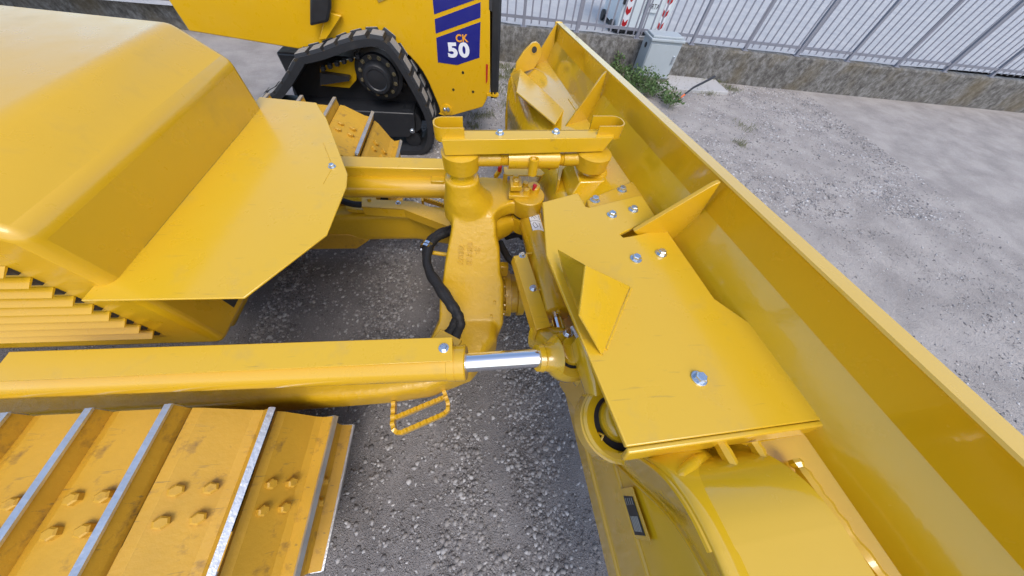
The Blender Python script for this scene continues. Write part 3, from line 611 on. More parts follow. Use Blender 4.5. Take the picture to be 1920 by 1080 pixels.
# raised casting letters on the near flank
dg = bpy.context.evaluated_depsgraph_get()
bvh = BVHTree.FromPolygons([v.co for v in frame.o.data.vertices], [tuple(p.vertices) for p in frame.o.data.polygons])
def emboss(body, px, py, size, sx=1.0):
    C = Vector((0, 0, CAMH)); d = Vector(RW @ np.array([px - 960., py - 540., F])).normalized()
    h = bvh.ray_cast(C - frame.loc, d)
    if h[0] is None: print('emboss miss', body); return
    p0 = h[0] + frame.loc; n0 = h[1]; n0 = (n0 if n0.dot(-d) > 0 else -n0)
    up_px = Vector(RW @ np.array([px + 1 - 960., py - 20 - 540., F])).normalized()
    xd = (C + up_px - (C + d)); xd = (xd - n0 * xd.dot(n0)).normalized(); yd = n0.cross(xd)
    o = text(body, size, ycast, frame, 'casting_mark', .0055, (sx, 1), .001)
    for v in o.data.vertices:
        q = p0 + xd * v.co.x + yd * v.co.y; hh = bvh.ray_cast(q + n0 * .15 - frame.loc, -n0)
        z = v.co.z
        v.co = (hh[0] if hh[0] else q - frame.loc) + n0 * (z + .0008)
emboss('ATASIBN', 865, 478, .036, .7); emboss('13Y 72 M113', 881, 476, .036, .62); emboss('<R', 896, 469, .036)
for p in ((927, 566), (836, 566), (921, 592)):
    d = Vector(RW @ np.array([p[0] - 960., p[1] - 540., F])).normalized(); h = bvh.ray_cast(Vector((0, 0, CAMH)) - frame.loc, d)
    if h[0]: mm = M(); mm.lathe(h[0] + frame.loc, h[1], [(-.01, .008), (.008, .008), (.01, .006)], 12); mm.mk('casting_stud', ycast, frame)
# top collar of the tower
tc_ = Vector((-.082, 1.15, 1.272))
mm = M(); mm.lathe(tc_, (0, 0, 1), [(-.03, .078), (0, .076), (.01, .07), (.014, .06), (.02, .06), (.022, .054), (.06, .05)], 36); mm.mk('collar', ygl, frame, smooth=True)
# ball joint flange in front of the frame
bc = Vector((.15, 1.0, .50))
mm = M(); mm.lathe(bc, (1, 0, 0), [(-.06, .1), (0, .12), (.0, .15), (.035, .155), (.04, .13), (.075, .13), (.08, .15), (.12, .148), (.13, .1), (.3, .09)], 40); bj = mm.mk('ball_joint', ycast, bd, smooth=True)
mm = M(); mm.ringlathe(bc + Vector((-.004, 0, 0)), (1, 0, 0), [(0, .095), (-.004, .095), (-.004, .118), (0, .118)], 32); mm.mk('seal_ring', blackp, bj)
for k in range(14):
    a = 2 * math.pi * k / 14; bolt(bc + Vector((-.001, math.cos(a) * .136, math.sin(a) * .136)), (-1, 0, 0), bj, bolt_y, .7)
mm = M(); mm.box((.50, 1.0, .55), .3, .5, .4); mm.mk('trunnion_block', ycast, bd, bevel=.02)

# ---------------- pitch rod with its cover
ZT = 1.475
a = at(833, 244, 2, ZT); b = at(1151, 243, 2, ZT); c = at(1151, 258, 2, ZT); d = at(828, 262.5, 2, ZT)
pr = mk('pitch_rod', [], [], yel, bd) if False else None
mm = M(); mm.prism([a, b, c, d], (0, 0, -.006)); pcov = mm.mk('rod_cover', yplate, bd, bevel=.0025)
lip0, lip1 = Vector((d.x, d.y, ZT)), Vector((c.x, c.y, ZT))
ld = (lip1 - lip0).normalized(); ln = Vector((-ld.y, ld.x, 0))
mm = M(); mm.prism([lip0 - ln * .001, lip1 - ln * .001, lip1 - ln * .003 + Vector((-.03, 0, -.063)), lip0 + Vector((.006, 0, -.063)) - ln * .003], ln * .006); mm.mk('cover_lip', yplate, pcov, bevel=.002)
mm = M(); bb0, bb1 = a, b; mm.prism([bb0, bb1, bb1 + Vector((0, 0, -.05)), bb0 + Vector((0, 0, -.05))], -ln * .006); mm.mk('cover_lip', yel, pcov)
bolt(at(937, 251, 2, ZT), (0, 0, 1), pcov); bolt(at(1042, 249, 2, ZT), (0, 0, 1), pcov)
# upright U-shaped guards at both ends
def uguard(cx, cy, L, W, h, dirn, z0):
    pts = []
    for k in range(13):
        t_ = math.pi / 2 * (1 - 2 * k / 12) if False else None
    r_ = W * .42
    path = [(L, W / 2), (r_, W / 2)] + [(r_ - r_ * math.sin(a_), W / 2 - r_ + r_ * math.cos(a_)) for a_ in np.linspace(.2, math.pi / 2, 6)] + [(r_ - r_ * math.sin(a_), -W / 2 + r_ + r_ * math.cos(a_)) for a_ in np.linspace(math.pi / 2, math.pi - .2, 6)] + [(r_, -W / 2), (L, -W / 2)]
    P_ = [Vector((cx, cy, z0)) + ld * (x_ * dirn) + ln * y_ for x_, y_ in path]
    m_ = M(); rings = []
    for i, p in enumerate(P_):
        t_ = (P_[min(i + 1, len(P_) - 1)] - P_[max(i - 1, 0)]).normalized(); s_ = Vector((-t_.y, t_.x, 0)) * .003
        rings.append([p - s_, p + s_, p + s_ + Vector((0, 0, h)), p - s_ + Vector((0, 0, h))])
    m_.rings(rings); return m_
g0 = at(826, 256, 2, ZT - .02); g0.x -= .02
uguard(g0.x, g0.y, .115, .085, .055, 1, ZT - .02).mk('end_guard', yel, pcov, smooth=True)
g1 = at(1152, 250, 2, ZT - .02); g1.x += .018
uguard(g1.x, g1.y, .125, .085, .055, -1, ZT - .02).mk('end_guard', yel, pcov, smooth=True)
bz = 1.366
pA = Vector((-.080, 1.15, bz)); pB = at(1110, 298, 2, bz)
rd = (pB - pA).normalized()
mm = M(); mm.lathe(pA, (0, 0, 1), [(-.045, .068), (-.038, .077), (.035, .081), (.04, .072), (.042, .03)], 40)
mm.tube([pA + rd * .07, pA + rd * .17], .030, 20); mm.mk('rod_eye', ycast, bd, smooth=True)
mm = M(); mm.lathe(pB, (0, 0, 1), [(-.040, .066), (-.033, .075), (.033, .080), (.038, .07), (.04, .03)], 40)
mm.tube([pB - rd * .06, pB - rd * .14], .030, 20); mm.mk('rod_eye', ycast, bd, smooth=True)
Ld = (pB - pA).length
tub = [pA + rd * .172, pB - rd * .142]
for q_, dr_, st_ in ((pA, rd, .14), (pB, -rd, .11)):
    mm = M(); mm.tube([q_ + dr_ * (st_ + .003 * k) for k in range(26)], [.026 + .0028 * (k % 2) for k in range(26)], 18); mm.mk('thread', yel, bd)
mm = M(); mm.tube([pA + rd * .205, pB - rd * .165], .041, 28); tb = mm.mk('turnbuckle', yel, bd, smooth=True)
hc = at(993, 292, 2, bz - .01); hc = pA + rd * ((hc - pA).dot(rd)) - ln * .045
mm = M(); mm.ringlathe(hc, (0, 0, 1), [(-.045, .021), (.03, .021), (.03, .014), (-.045, .014)], 24); mm.mk('handle_socket', yel, tb, smooth=True)
mm = M(); mm.lathe(hc, (0, 0, 1), [(-.044, .0138), (.0, .0138)], 16); mm.mk('socket_bore', darkm, tb)
mm = M(); mm.tube([hc + ln * .05, hc + ln * .0], .020, 12); mm.mk('socket_neck', yel, tb)

# ---------------- lug hardware beside the tower
zs = 1.135
lug = Vector((.27, 1.15, zs))
pbc = at(990, 363, 2, 1.15); mm = M(); mm.lathe(Vector((pbc.x, pbc.y, 1.06)), (0, 0, 1), [(-.015, .078), (-.005, .084), (.086, .087), (.09, .083)], 40); mm.mk('pin_boss', ycast, frame, smooth=True)
pinp = at(1000, 354, 2, 1.16)
mm = M(); mm.lathe(Vector((pinp.x, pinp.y, 1.148)), (0, 0, 1), [(0, .034), (.030, .034), (.034, .030)], 28); pn = mm.mk('pin', yel, frame, smooth=True)
mm = M(); rp_ = at(1001, 350, 2, 1.20); mm.lathe(rp_ - Vector((0, 0, .02)), (0.2, .1, 1), [(0, .007), (.018, .008), (.02, .011), (.03, .011), (.032, .006)], 14); mm.mk('grease_cap', red, frame)
kp = [at(954, 351, 2, 1.168), at(954, 367, 2, 1.168), at(992, 368, 2, 1.168), at(992, 351, 2, 1.168)]
mm = M(); mm.prism(kp, (0, 0, -.02)); mm.mk('keeper_plate', yel, frame, bevel=.003)
kq = [at(956, 330, 2, 1.215), at(958, 350, 2, 1.215), at(979, 350, 2, 1.215), at(977, 331, 2, 1.215)]
mm = M(); mm.prism(kq, (0, 0, -.028)); mm.mk('clamp_block', yel, frame, bevel=.003)
for p, z_ in (((967, 334), 1.215), ((968, 343), 1.215), ((985, 347), 1.168), ((987, 360), 1.168)): bolt(at(*p, 2, z_), (0, 0, 1), frame, bolt_y, 1.15)
tr = [at(944, 312, 2, 1.18), at(946, 325, 2, 1.18), at(952, 328, 2, 1.18), at(1015, 329, 2, 1.18), at(1022, 325, 2, 1.18), at(1008, 311, 2, 1.18)]
mm = M(); mm.prism(tr, (0, 0, -.008)); ty = mm.mk('guard_tray', yplate, bd, bevel=.002)
mm = M(); mm.prism([tr[1], tr[2], tr[2] + Vector((0, 0, -.07)), tr[1] + Vector((0, .02, -.07))], (-.006, 0, 0)); mm.mk('tray_side', yel, ty)
mm = M(); mm.prism([tr[4] + Vector((-.006, 0, -.009)), tr[4] + Vector((-.01, .03, -.009)), tr[4] + Vector((-.03, .03, -.1)), tr[4] + Vector((-.03, 0, -.1))], (-.006, 0, 0)); mm.mk('tray_side', yel, ty)
for p in ((937, 315), (1033, 311)):
    mm = M(); c_ = at(*p, 2, 1.17); mm.lathe(c_, (.1, -.2, 1), [(-.02, .010), (.012, .011), (.018, .007)], 12); mm.mk('plug', red, bd)
mm = M(); mm.prism([at(926, 327, 2, 1.12), at(931, 328, 2, 1.12), at(941, 314, 2, 1.16), at(938, 312, 2, 1.16)], (0, 0, -.03)); mm.mk('valve_bracket', yel, bd)

# ---------------- tilt cylinder (from the tower to the near side of the blade)
t0 = at(990, 398, 2, 1.0); t1 = at(1042, 590, 2, 1.03)
td = (t1 - t0).normalized(); R_t = .064
mm = M(); mm.lathe(t0, td, [(.0, .04), (.01, R_t * .9), (.02, R_t * 1.04), (.06, R_t * 1.04), (.063, R_t), ((t1 - t0).length * .42, R_t), ((t1 - t0).length * .42 + .003, R_t * 1.015), ((t1 - t0).length - .07, R_t * 1.015), ((t1 - t0).length - .068, R_t * 1.05), ((t1 - t0).length, R_t * 1.05), ((t1 - t0).length + .006, R_t * .92), ((t1 - t0).length + .006, .03)], 40)
tcy = mm.mk('tilt_cylinder', yel, bd, smooth=True)
mm = M(); mm.tube([t1 + td * .0, t1 + td * .14], .024, 24); mm.mk('piston_rod', chrome, tcy, smooth=True)
mm = M(); eb = Vector((pbc.x, pbc.y, .975)); mm.ringlathe(eb, (0, 0, 1), [(-.05, .078), (.045, .08), (.045, .05), (-.05, .05)], 36); mm.tube([eb - Vector((0, .05, 0)), t0 + td * .02], [.05, .055], 20); mm.mk('cylinder_eye', yel, tcy, smooth=True)
mm = M(); mm.ringlathe(eb, (0, 0, 1), [(.046, .066), (.068, .064), (.068, .03), (.046, .03)], 30); mm.mk('dust_seal', rubber, tcy, smooth=True)
mm = M(); k_ = t1 + td * .004 + Vector((0, 0, .045)); mm.lathe(k_, td, [(-.004, .010), (.012, .010), (.014, .006)], 12); mm.mk('port_plug', yel, tcy)
# warning label on the barrel
mm = M(); rows = []; ul = td.orthogonal().normalized()
up_ = (Vector((0, 0, 1)) - td * td.z).normalized(); sd_ = td.cross(up_)
if sd_.x < 0: sd_ = -sd_
for i in range(7):
    a_ = math.radians(-22 + 10 * i); rows.append([t0 + td * x_ + (up_ * math.cos(a_) + sd_ * math.sin(a_)) * (R_t * r_) for x_, r_ in ((.075, 1.006), (.215, 1.006), (.215, 1.0), (.075, 1.0))])
mm.rings(rows); wlb = mm.mk('warning_label', labelw, tcy)
def onlabel(x_, a_, r_=1.012): a_ = math.radians(a_ - 30); return t0 + td * x_ + (up_ * math.cos(a_) + sd_ * math.sin(a_)) * (R_t * r_)
mm = M()
for (xa, aa, xb, ab) in ((.075, 9, .215, 9), (.145, 9, .145, 66), (.085, 22, .12, 45), (.12, 18, .09, 48), (.10, 20, .13, 36), (.09, 60, .13, 60), (.16, 30, .19, 40), (.19, 40, .20, 24), (.2, 24, .17, 18), (.17, 18, .155, 28), (.16, 50, .2, 52)):
    n_ = 4; mm.tube([onlabel(xa + (xb - xa) * k / n_, aa + (ab - aa) * k / n_, 1.008) for k in range(n_ + 1)], .0012, 5)
mm.mk('label_print', blackink, tcy)
# channel guard beside the tilt cylinder
gz = 1.07
g_ = [at(966, 478, 2, gz), at(986, 476, 2, gz), at(1032, 610, 2, gz), at(1012, 622, 2, gz)]
gtop = [at(963, 480, 2, gz), at(988, 475, 2, gz + .004), at(1033, 612, 2, gz + .004), at(1006, 618, 2, gz)]
mm = M(); mm.prism(gtop, (0, 0, -.005)); cg = mm.mk('cylinder_guard', yplate, bd, bevel=.002)
mm = M(); s0, s1 = gtop[0], gtop[3]; mm.prism([s0 + Vector((-.001, 0, 0)), s1 + Vector((-.001, 0, 0)), s1 + Vector((-.004, -.02, -.075)), s0 + Vector((-.006, .02, -.07))], (.005, 0, 0)); mm.mk('guard_flange', yel, cg, bevel=.002)
bolt(at(979, 478, 2, gz) + Vector((0, -.004, 0)), (0, 0, 1), cg); bolt(at(1000, 541, 2, gz), (0, 0, 1), cg)
for p in ((992, 478), (1014, 545)):
    q_ = at(*p, 2, gz - .02); mm = M(); mm.box(q_, .03, .012, .03); mm.mk('guard_mount', yel, cg, bevel=.002)

# ---------------- angle cylinders
def ang_near():
    y0 = .365; z0 = 1.10; R = .060
    p0 = Vector((-1.6, .37, 1.02)); p1 = at(875, 680, 2, 1.135); ax = (p1 - p0).normalized()
    mm = M(); L = (p1 - p0).length
    mm.lathe(p0, ax, [(0, .03), (.01, .058), (L - .062, .058), (L - .060, .0605), (L - .036, .0605), (L - .0355, .059), (L - .0335, .059), (L - .033, .0605), (L - .004, .0605), (L, .057), (L, .03)], 48)
    cy = mm.mk('angle_cylinder', yel, bd, smooth=True)
    e = at(1012, 671, 2, 1.15)
    mm = M(); mm.tube([p1 - ax * .01, e], .0325, 36); mm.mk('piston_rod', chrome, cy, smooth=True)
    # cover
    zc = 1.195; q = [at(560, 641.5, 2, zc - .02), at(848, 632, 2, zc), at(849, 677, 2, zc), at(560, 690, 2, zc - .02)]
    q[0] = q[1] + (q[0] - q[1]).normalized() * 1.35; q[3] = q[2] + (q[3] - q[2]).normalized() * 1.35
    mm = M(); mm.prism(q, (0, 0, -.005)); cv = mm.mk('cylinder_cover', yplate, bd, bevel=.002)
    mm = M(); mm.prism([q[3], q[2], q[2] + Vector((0, .012, -.035)), q[3] + Vector((0, .012, -.035))], (0, .005, 0)); mm.prism([q[0], q[1], q[1] + Vector((0, 0, -.06)), q[0] + Vector((0, 0, -.06))], (0, -.005, 0)); mm.mk('cover_flange', yel, cv, bevel=.0015)
    bolt(at(832, 653, 2, zc), (0, 0, 1), cv, s=.95)
    # rod end: socket neck and eye
    ec = at(1064, 668, 2, 1.13); ad = (ec - e).normalized()
    mm = M(); mm.tube([e - ad * .012, e + ad * .006, e + ad * .01, e + ad * .03, e + ad * .05, ec - ad * .05], [.046, .05, .046, .05, .062, .075], 32); mm.mk('rod_neck', ygl, cy, smooth=True)
    mm = M(); mm.ringlathe(ec, (.1, -.15, 1), [(-.045, .078), (-.02, .09), (.02, .09), (.042, .078), (.042, .05), (-.045, .05)], 40); mm.mk('rod_eye', ygl, cy, smooth=True)
    mm = M(); mm.lathe(ec, (.1, -.15, 1), [(-.04, .054), (.036, .054)], 28); mm.mk('dust_seal', rubber, cy, smooth=True)
    mm = M(); mm.lathe(ec + Vector((.008, .012, .0)), (.1, -.15, 1), [(.0, .05), (.048, .052), (.06, .047), (.065, .035)], 36); mm.mk('pin_cap', ygl, cy, smooth=True)
    bolt(ec + Vector((-.005, .06, .066)), (0, 0, 1), cy, bolt_zn, 1.0); bolt(ec + Vector((.035, .02, .066)), (0, 0, 1), cy, bolt_zn, .9)
    mm = M(); mm.tube([ec + Vector((.01, .08, .08)), ec + Vector((.03, .03, .075)), ec + Vector((.07, -.03, .05))], .008, 8); mm.mk('lock_bar', steel, cy, smooth=True)
    # knuckle casting below the guard, joining blade
    mm = M(); mm.rings(loft([(at(1012, 632, 2, .98), (.05, 0, 0), (0, .03, .06)), (at(1040, 640, 2, 1.0), (.03, .05, 0), (0, 0, .07)), (at(1075, 665, 2, 1.02), (.05, .04, 0), (0, 0, .06)), (at(1110, 700, 2, .98), (.06, .06, 0), (0, 0, .07))], 20)); mm.mk('knuckle', ygl, bd, smooth=True)
    mm = M(); mm.prism([at(1008, 672, 2, 1.04), at(1062, 705, 2, .92), at(1108, 752, 2, .85), at(1120, 700, 2, .95)], (0, 0, -.03)); mm.mk('knuckle_web', ygl, bd, bevel=.005)
    return cy
ang_near()
# small plate under the cylinder cover where the hoses dive
mm = M(); q = [at(826, 617, 2, .9), at(866, 638, 2, .9), at(858, 652, 2, .9), at(812, 634, 2, .9)]; mm.prism(q, (0, 0, -.02)); mm.mk('hose_guard_plate', yel, bd, bevel=.003)
# far cylinder with box cover
p0, p1 = at(560, 352, 2, 1.0), at(845, 352, 2, 1.0)
fbx = [at(560, 290, 2, 1.08), at(852, 297, 2, 1.08), at(852, 317, 2, 1.08), at(560, 311, 2, 1.08)]
fbx[0] = fbx[1] + (fbx[0] - fbx[1]).normalized() * 1.2; fbx[3] = fbx[2] + (fbx[3] - fbx[2]).normalized() * 1.2
mm = M(); mm.prism(fbx, (0, 0, -.095)); fc_ = mm.mk('cylinder_cover', yplate, bd, bevel=.006)
pc0 = at(700, 350, 2, .96); pc1 = at(850, 352, 2, .96); dd = (pc1 - pc0).normalized()
mm = M(); mm.tube([pc1 - dd * 1.8, pc1], .062, 36); fcy = mm.mk('angle_cylinder', yel, bd, smooth=True)
mm = M(); mm.tube([pc1 - dd * .01, pc1 + dd * .06], .0325, 28); mm.mk('piston_rod', chrome, fcy, smooth=True)
mm = M(); mm.box(at(822, 342, 2, 1.0), .08, .06, .06); mm.mk('cover_mount', yel, bd, bevel=.006)
# hose channel on the far arm
zz = .74
q = [at(678, 371, 2, zz), at(757, 379, 2, zz), at(845, 405, 2, zz), at(845, 424, 2, zz), at(757, 391, 2, zz), at(680, 388, 2, zz)]
q = [at(678, 368, 2, zz), at(704, 370, 2, zz), at(706, 374, 2, zz), at(775, 377, 2, zz), at(850, 402, 2, zz), at(850, 428, 2, zz), at(757, 393, 2, zz), at(678, 388, 2, zz)]
mm = M(); mm.prism(q, (0, 0, -.006)); hch = mm.mk('hose_channel', yplate, bd, bevel=.002)
mm = M(); mm.prism([q[7], q[6], q[6] - Vector((0, 0, .07)), q[7] - Vector((0, 0, .07))], (0, .005, 0)); mm.prism([q[6] - Vector((0, 0, .001)), q[5] - Vector((0, 0, .001)), q[5] - Vector((0, 0, .07)), q[6] - Vector((0, 0, .07))], (0, .005, 0)); mm.mk('channel_flange', yel, hch)
bolt(at(692, 375, 2, zz), (0, 0, 1), hch, bolt_y, .9); bolt(at(747, 381, 2, zz), (0, 0, 1), hch)
mm = M(); mm.tube(spline([at(600, 362, 2, .72), at(640, 376, 2, .72), at(665, 383, 2, .71), at(700, 384, 2, .70)], 6), .022, 12); mm.mk('hose', hosem, bd, smooth=True)
mm = M(); mm.prism([at(640, 366, 2, .66), at(680, 366, 2, .66), at(690, 395, 2, .66), at(650, 392, 2, .66)], (0, 0, -.03)); mm.mk('hose_seat', yel, bd, bevel=.004)
# frame web under the far arm
mm = M(); mm.prism([(-2.2, 1.60, .42), (-1.0, 1.60, .42), (-.88, 1.62, .34), (-1.0, 1.60, .26), (-2.2, 1.6, .24)], (0, .05, 0)); mm.mk('arm_web', yworn, bd, bevel=.006)

# ---------------- steps (serrated bars)
def serrated(path, wd, h, pitch=.02, amp=.008):
    P_ = [Vector(p) for p in path]; pts = []
    acc = 0
    for i in range(len(P_) - 1):
        L = (P_[i + 1] - P_[i]).length; n_ = max(1, int(L / (pitch / 4)))
        for k in range(n_): pts.append((P_[i].lerp(P_[i + 1], k / n_), acc + L * k / n_))
        acc += L
    pts.append((P_[-1], acc)); rings = []
    for i, (p, s_) in enumerate(pts):
        t_ = (pts[min(i + 1, len(pts) - 1)][0] - pts[max(i - 1, 0)][0]).normalized(); n_ = Vector((-t_.y, t_.x, 0)).normalized()
        ph = (s_ / pitch) % 1; z_ = amp if ph < .5 else 0
        rings.append([p - n_ * wd / 2, p + n_ * wd / 2, p + n_ * wd / 2 + Vector((0, 0, h + z_)), p - n_ * wd / 2 + Vector((0, 0, h + z_))])
    m_ = M(); m_.rings(rings); return m_
zs_ = .50
sp = lambda x, y: at(x, y, 2, zs_)
pa = [sp(738, 753), sp(736, 795), sp(738, 805), sp(744, 811), sp(752, 811), sp(832, 776), sp(840, 768), sp(840, 756), sp(834, 738), sp(830, 727)]
mm = serrated([Vector((p.x, p.y, .47)) for p in pa], .020, .035, .032, .007); stp = mm.mk('step', yel, bd)
mm = serrated([Vector((p.x, p.y, .472)) for p in (sp(741, 783), sp(832, 745))], .020, .033, .032, .007); mm.mk('step_rung', yel, stp)
zf = .52; fp = lambda x, y: at(x, y, 2, zf)
mm = serrated([fp(792, 376), fp(850, 395)], .014, .035, .022); mm.mk('step', yel, bd)
mm = serrated([fp(815, 368), fp(860, 380)], .014, .035, .022); mm.mk('step', yel, bd)
mm = M(); mm.prism([fp(792, 372), fp(796, 372), fp(796, 386), fp(792, 386)], (0, 0, .05)); mm.mk('step_end', yel, bd)

# ---------------- hoses over the tower flank
h1 = spline([at(850, 428, 2, .84), at(826, 436, 2, .86), at(806, 452, 2, .86), at(799, 478, 2, .86), at(806, 508, 2, .87), at(828, 540, 2, .88), at(849, 572, 2, .88), at(860, 592, 2, .87), at(863, 610, 2, .84), at(853, 634, 2, .78)], 8)
h2 = spline([at(852, 440, 2, .85), at(830, 445, 2, .86), at(813, 458, 2, .87), at(804, 480, 2, .87), at(802, 508, 2, .87), at(818, 541, 2, .88), at(840, 572, 2, .88), at(853, 590, 2, .86), at(851, 610, 2, .83), at(838, 628, 2, .78)], 8)
h2 = [a_.lerp(b_, .45) for a_, b_ in zip(h2[:-1], h1)][:len(h2) - 12] + h2[-12:]
for h_ in (h1, h2):
    n_ = len(h_); mm = M(); mm.tube([p + Vector((random.uniform(-1, 1), random.uniform(-1, 1), 0)) * .0012 for p in h_], [.0225 * (1 + .07 * math.sin(i * .9 + 1)) for i in range(n_)], 14); mm.mk('hose', hosem, bd, smooth=True)
cc = at(801, 463, 2, .86); mm = M(); mm.ringlathe(cc, h1[18] - h1[14], [(-.018, .036), (.018, .036), (.018, .033), (-.018, .033)], 28); hcl = mm.mk('hose_clamp', chrome, bd, smooth=True)
mm = M(); mm.ringlathe(cc, h1[18] - h1[14], [(-.002, .0362), (-.002, .0375), (.002, .0375), (.002, .0362)], 28); mm.mk('clamp_band', blackp, hcl, smooth=True)
mm = M(); mm.tube([at(806, 473, 2, .83), at(842, 478, 2, .83)], .012, 12); mm.mk('hose_post', ycast, frame, smooth=True)
bolt(at(791, 468, 2, .84), (-1, -.2, .2), hcl, bolt_small, .8)
h3 = spline([at(948, 445, 2, .80), at(972, 440, 2, .84), at(980, 446, 2, .82)], 6); mm = M(); mm.tube(h3, .018, 12); mm.mk('hose', hosem, bd, smooth=True)
h4 = spline([at(938, 455, 2, .82), at(946, 472, 2, .83), at(957, 488, 2, .84), at(975, 496, 2, .84)], 6); mm = M(); mm.tube(h4, .020, 12); mm.mk('hose', hosem, bd, smooth=True)
mm = M(); mm.box(at(943, 505, 2, .72), .06, .04, .1); mm.mk('hose_bracket', yel, bd, bevel=.004)

# ---------------- crawler tracks
def shoe_mesh():
    m_ = M(); L = .19; W = .58
    m_.cur = 0
    prof_ = [(-.1, .0), (-.1, .014), (-.075, .022), (.045, .016), (.07, .024), (.084, .074), (.094, .074), (.098, .02), (.098, 0)]
    m_.rings([[Vector((x, y, z)) for x, z in prof_] for y in (-W / 2, -W / 2 + .05, 0, W / 2 - .05, W / 2)])
    for bx_ in (-.05, .018):
        for by_ in (-.04, .04):
            m_.lathe((bx_, by_, .015), (0, 0, 1), [(0, .018), (.02, .018), (.024, .013)], 6)
    m_.cur = 1
    m_.box((.089, 0, .0755), .018, W + .002, .009)
    m_.box((.089, -W / 2 - .002, .05), .012, .004, .045); m_.box((.089, W / 2 + .002, .05), .012, .004, .045)
    me = bpy.data.meshes.new('track_shoe'); me.from_pydata([tuple(v) for v in m_.v], [], m_.f); me.materials.append(yworn); me.materials.append(steel); me.polygons.foreach_set('material_index', m_.m)
    bm = bmesh.new(); bm.from_mesh(me); bmesh.ops.recalc_face_normals(bm, faces=bm.faces); bm.to_mesh(me); bm.free()
    return me
shm = shoe_mesh()
def trackpath(xf, xr, z, R, d):    # distance along the loop -> point, tangent
    L = xf - xr; per = 2 * L + 2 * math.pi * R; d = d % per
    if d < L: return Vector((xr + d, 0, z + R)), Vector((1, 0, 0)), Vector((0, 0, 1))
    d -= L
    if d < math.pi * R: a_ = d / R; return Vector((xf + math.sin(a_) * R, 0, z + math.cos(a_) * R)), Vector((math.cos(a_), 0, -math.sin(a_))), Vector((math.sin(a_), 0, math.cos(a_)))
    d -= math.pi * R
    if d < L: return Vector((xf - d, 0, z - R)), Vector((-1, 0, 0)), Vector((0, 0, -1))
    d -= L; a_ = math.pi + d / R
    return Vector((xr + math.sin(a_) * R, 0, z + math.cos(a_) * R)), Vector((math.cos(a_), 0, -math.sin(a_))), Vector((math.sin(a_), 0, math.cos(a_)))
def crawler(yc, ph, xf, z, R):
    xr = xf - 2.5
    mm = M(); mm.box((xf - 1.25, yc, z - .02), 2.0, .26, .3); mm.lathe((xf, yc - .1, z), (0, 1, 0), [(0, .1), (.02, R - .1), (.18, R - .1), (.2, .1)], 36); mm.lathe((xr, yc - .08, z), (0, 1, 0), [(0, .1), (.02, R - .1), (.14, R - .1), (.16, .1)], 26)
    tf = mm.mk('crawler_track', yworn, bd)
    per = 2 * 2.5 + 2 * math.pi * R; n_ = 32; pit = .235
    for k in range(n_):
        p, t_, nn = trackpath(xf, xr, z, R, 2.5 + ph + pit * (k - 12)); p.y = yc
        o = bpy.data.objects.new('track_shoe', shm); sc.collection.objects.link(o); o.parent = tf.o
        mx = Matrix((t_, nn.cross(t_), nn)).transposed().to_4x4() @ Matrix.Diagonal((1.2, 1, 1, 1)); mx.translation = p - bd.loc; o.matrix_local = mx
    mm = M()
    for sg_ in (-.07, .07):
        rings = []
        for k in range(96):
            p, t_, nn = trackpath(xf, xr, z, R, per * k / 96); p.y = yc + sg_
            rings.append([p + Vector((0, -.02, 0)) - nn * .085, p + Vector((0, .02, 0)) - nn * .085, p + Vector((0, .02, 0)) - nn * .002, p + Vector((0, -.02, 0)) - nn * .002])
        mm.rings(rings, closed=True)
    mm.mk('track_chain', darkm, tf)
crawler(-.015, 0.0, -1.175, 0.495, .41)
crawler(2.21, 0.18, -1.15, 0.495, .41)

# ---------------- hood and radiator guard (mostly beyond the frame)
zg = 1.3
gp_ = [(612, 440), (649, 350), (651, 325), (612, 222)]
top_ = [at(x, y, 2, zg) for x, y in gp_] + [Vector((-.86, 1.72, zg)), Vector((-1.15, 1.75, zg)), Vector((-1.15, .5, zg)), Vector((-.72, .5, zg))]
mm = M(); mm.prism(top_, (0, 0, -.008)); rgd = mm.mk('radiator_guard', yplate, bd, bevel=.003)
bolt(at(623, 313, 2, zg), (0, 0, 1), rgd, bolt_zn, .9)
mm = M(); mm.tube([at(606, 268, 2, zg), at(624, 313, 2, zg), at(606, 345, 2, zg)], .0015, 5); mm.mk('panel_seam', ycast, rgd)
mm = M(); mm.prism([(-1.1, .55, .85), (-1.1, .55, 1.5), (-1.25, .55, 1.62), (-2.8, .55, 1.66), (-2.8, .55, .85)], (0, 1.1, 0)); hd = mm.mk('hood', yel, bd, bevel=.03, seg=3)
for k in range(9):
    mm = M(); mm.box((-1.5, .546, .98 + .05 * k), .5, .008, .022); lv = mm.mk('louvre', darkm, hd); mm = M(); mm.prism([(-1.75, .549, 1.0 + .05 * k), (-1.75, .52, .985 + .05 * k), (-1.75, .523, .983 + .05 * k), (-1.75, .549, .994 + .05 * k)], (.5, 0, 0)); mm.mk('louvre_lip', yel, hd)
mm = M(); mm.box((-1.105, 1.1, 1.1), .012, .8, .4); mm.mk('grille', darkm, hd)
mm = M(); mm.lathe((-1.9, 1.0, 1.64), (0, 0, 1), [(0, .05), (.3, .05), (.32, .045)], 24); mm.mk('exhaust', blackp, bd, smooth=True)
mm = M(); mm.box((-2.4, 1.1, .75), 2.0, .6, .5); mm.mk('chassis', ycast, bd, bevel=.02)

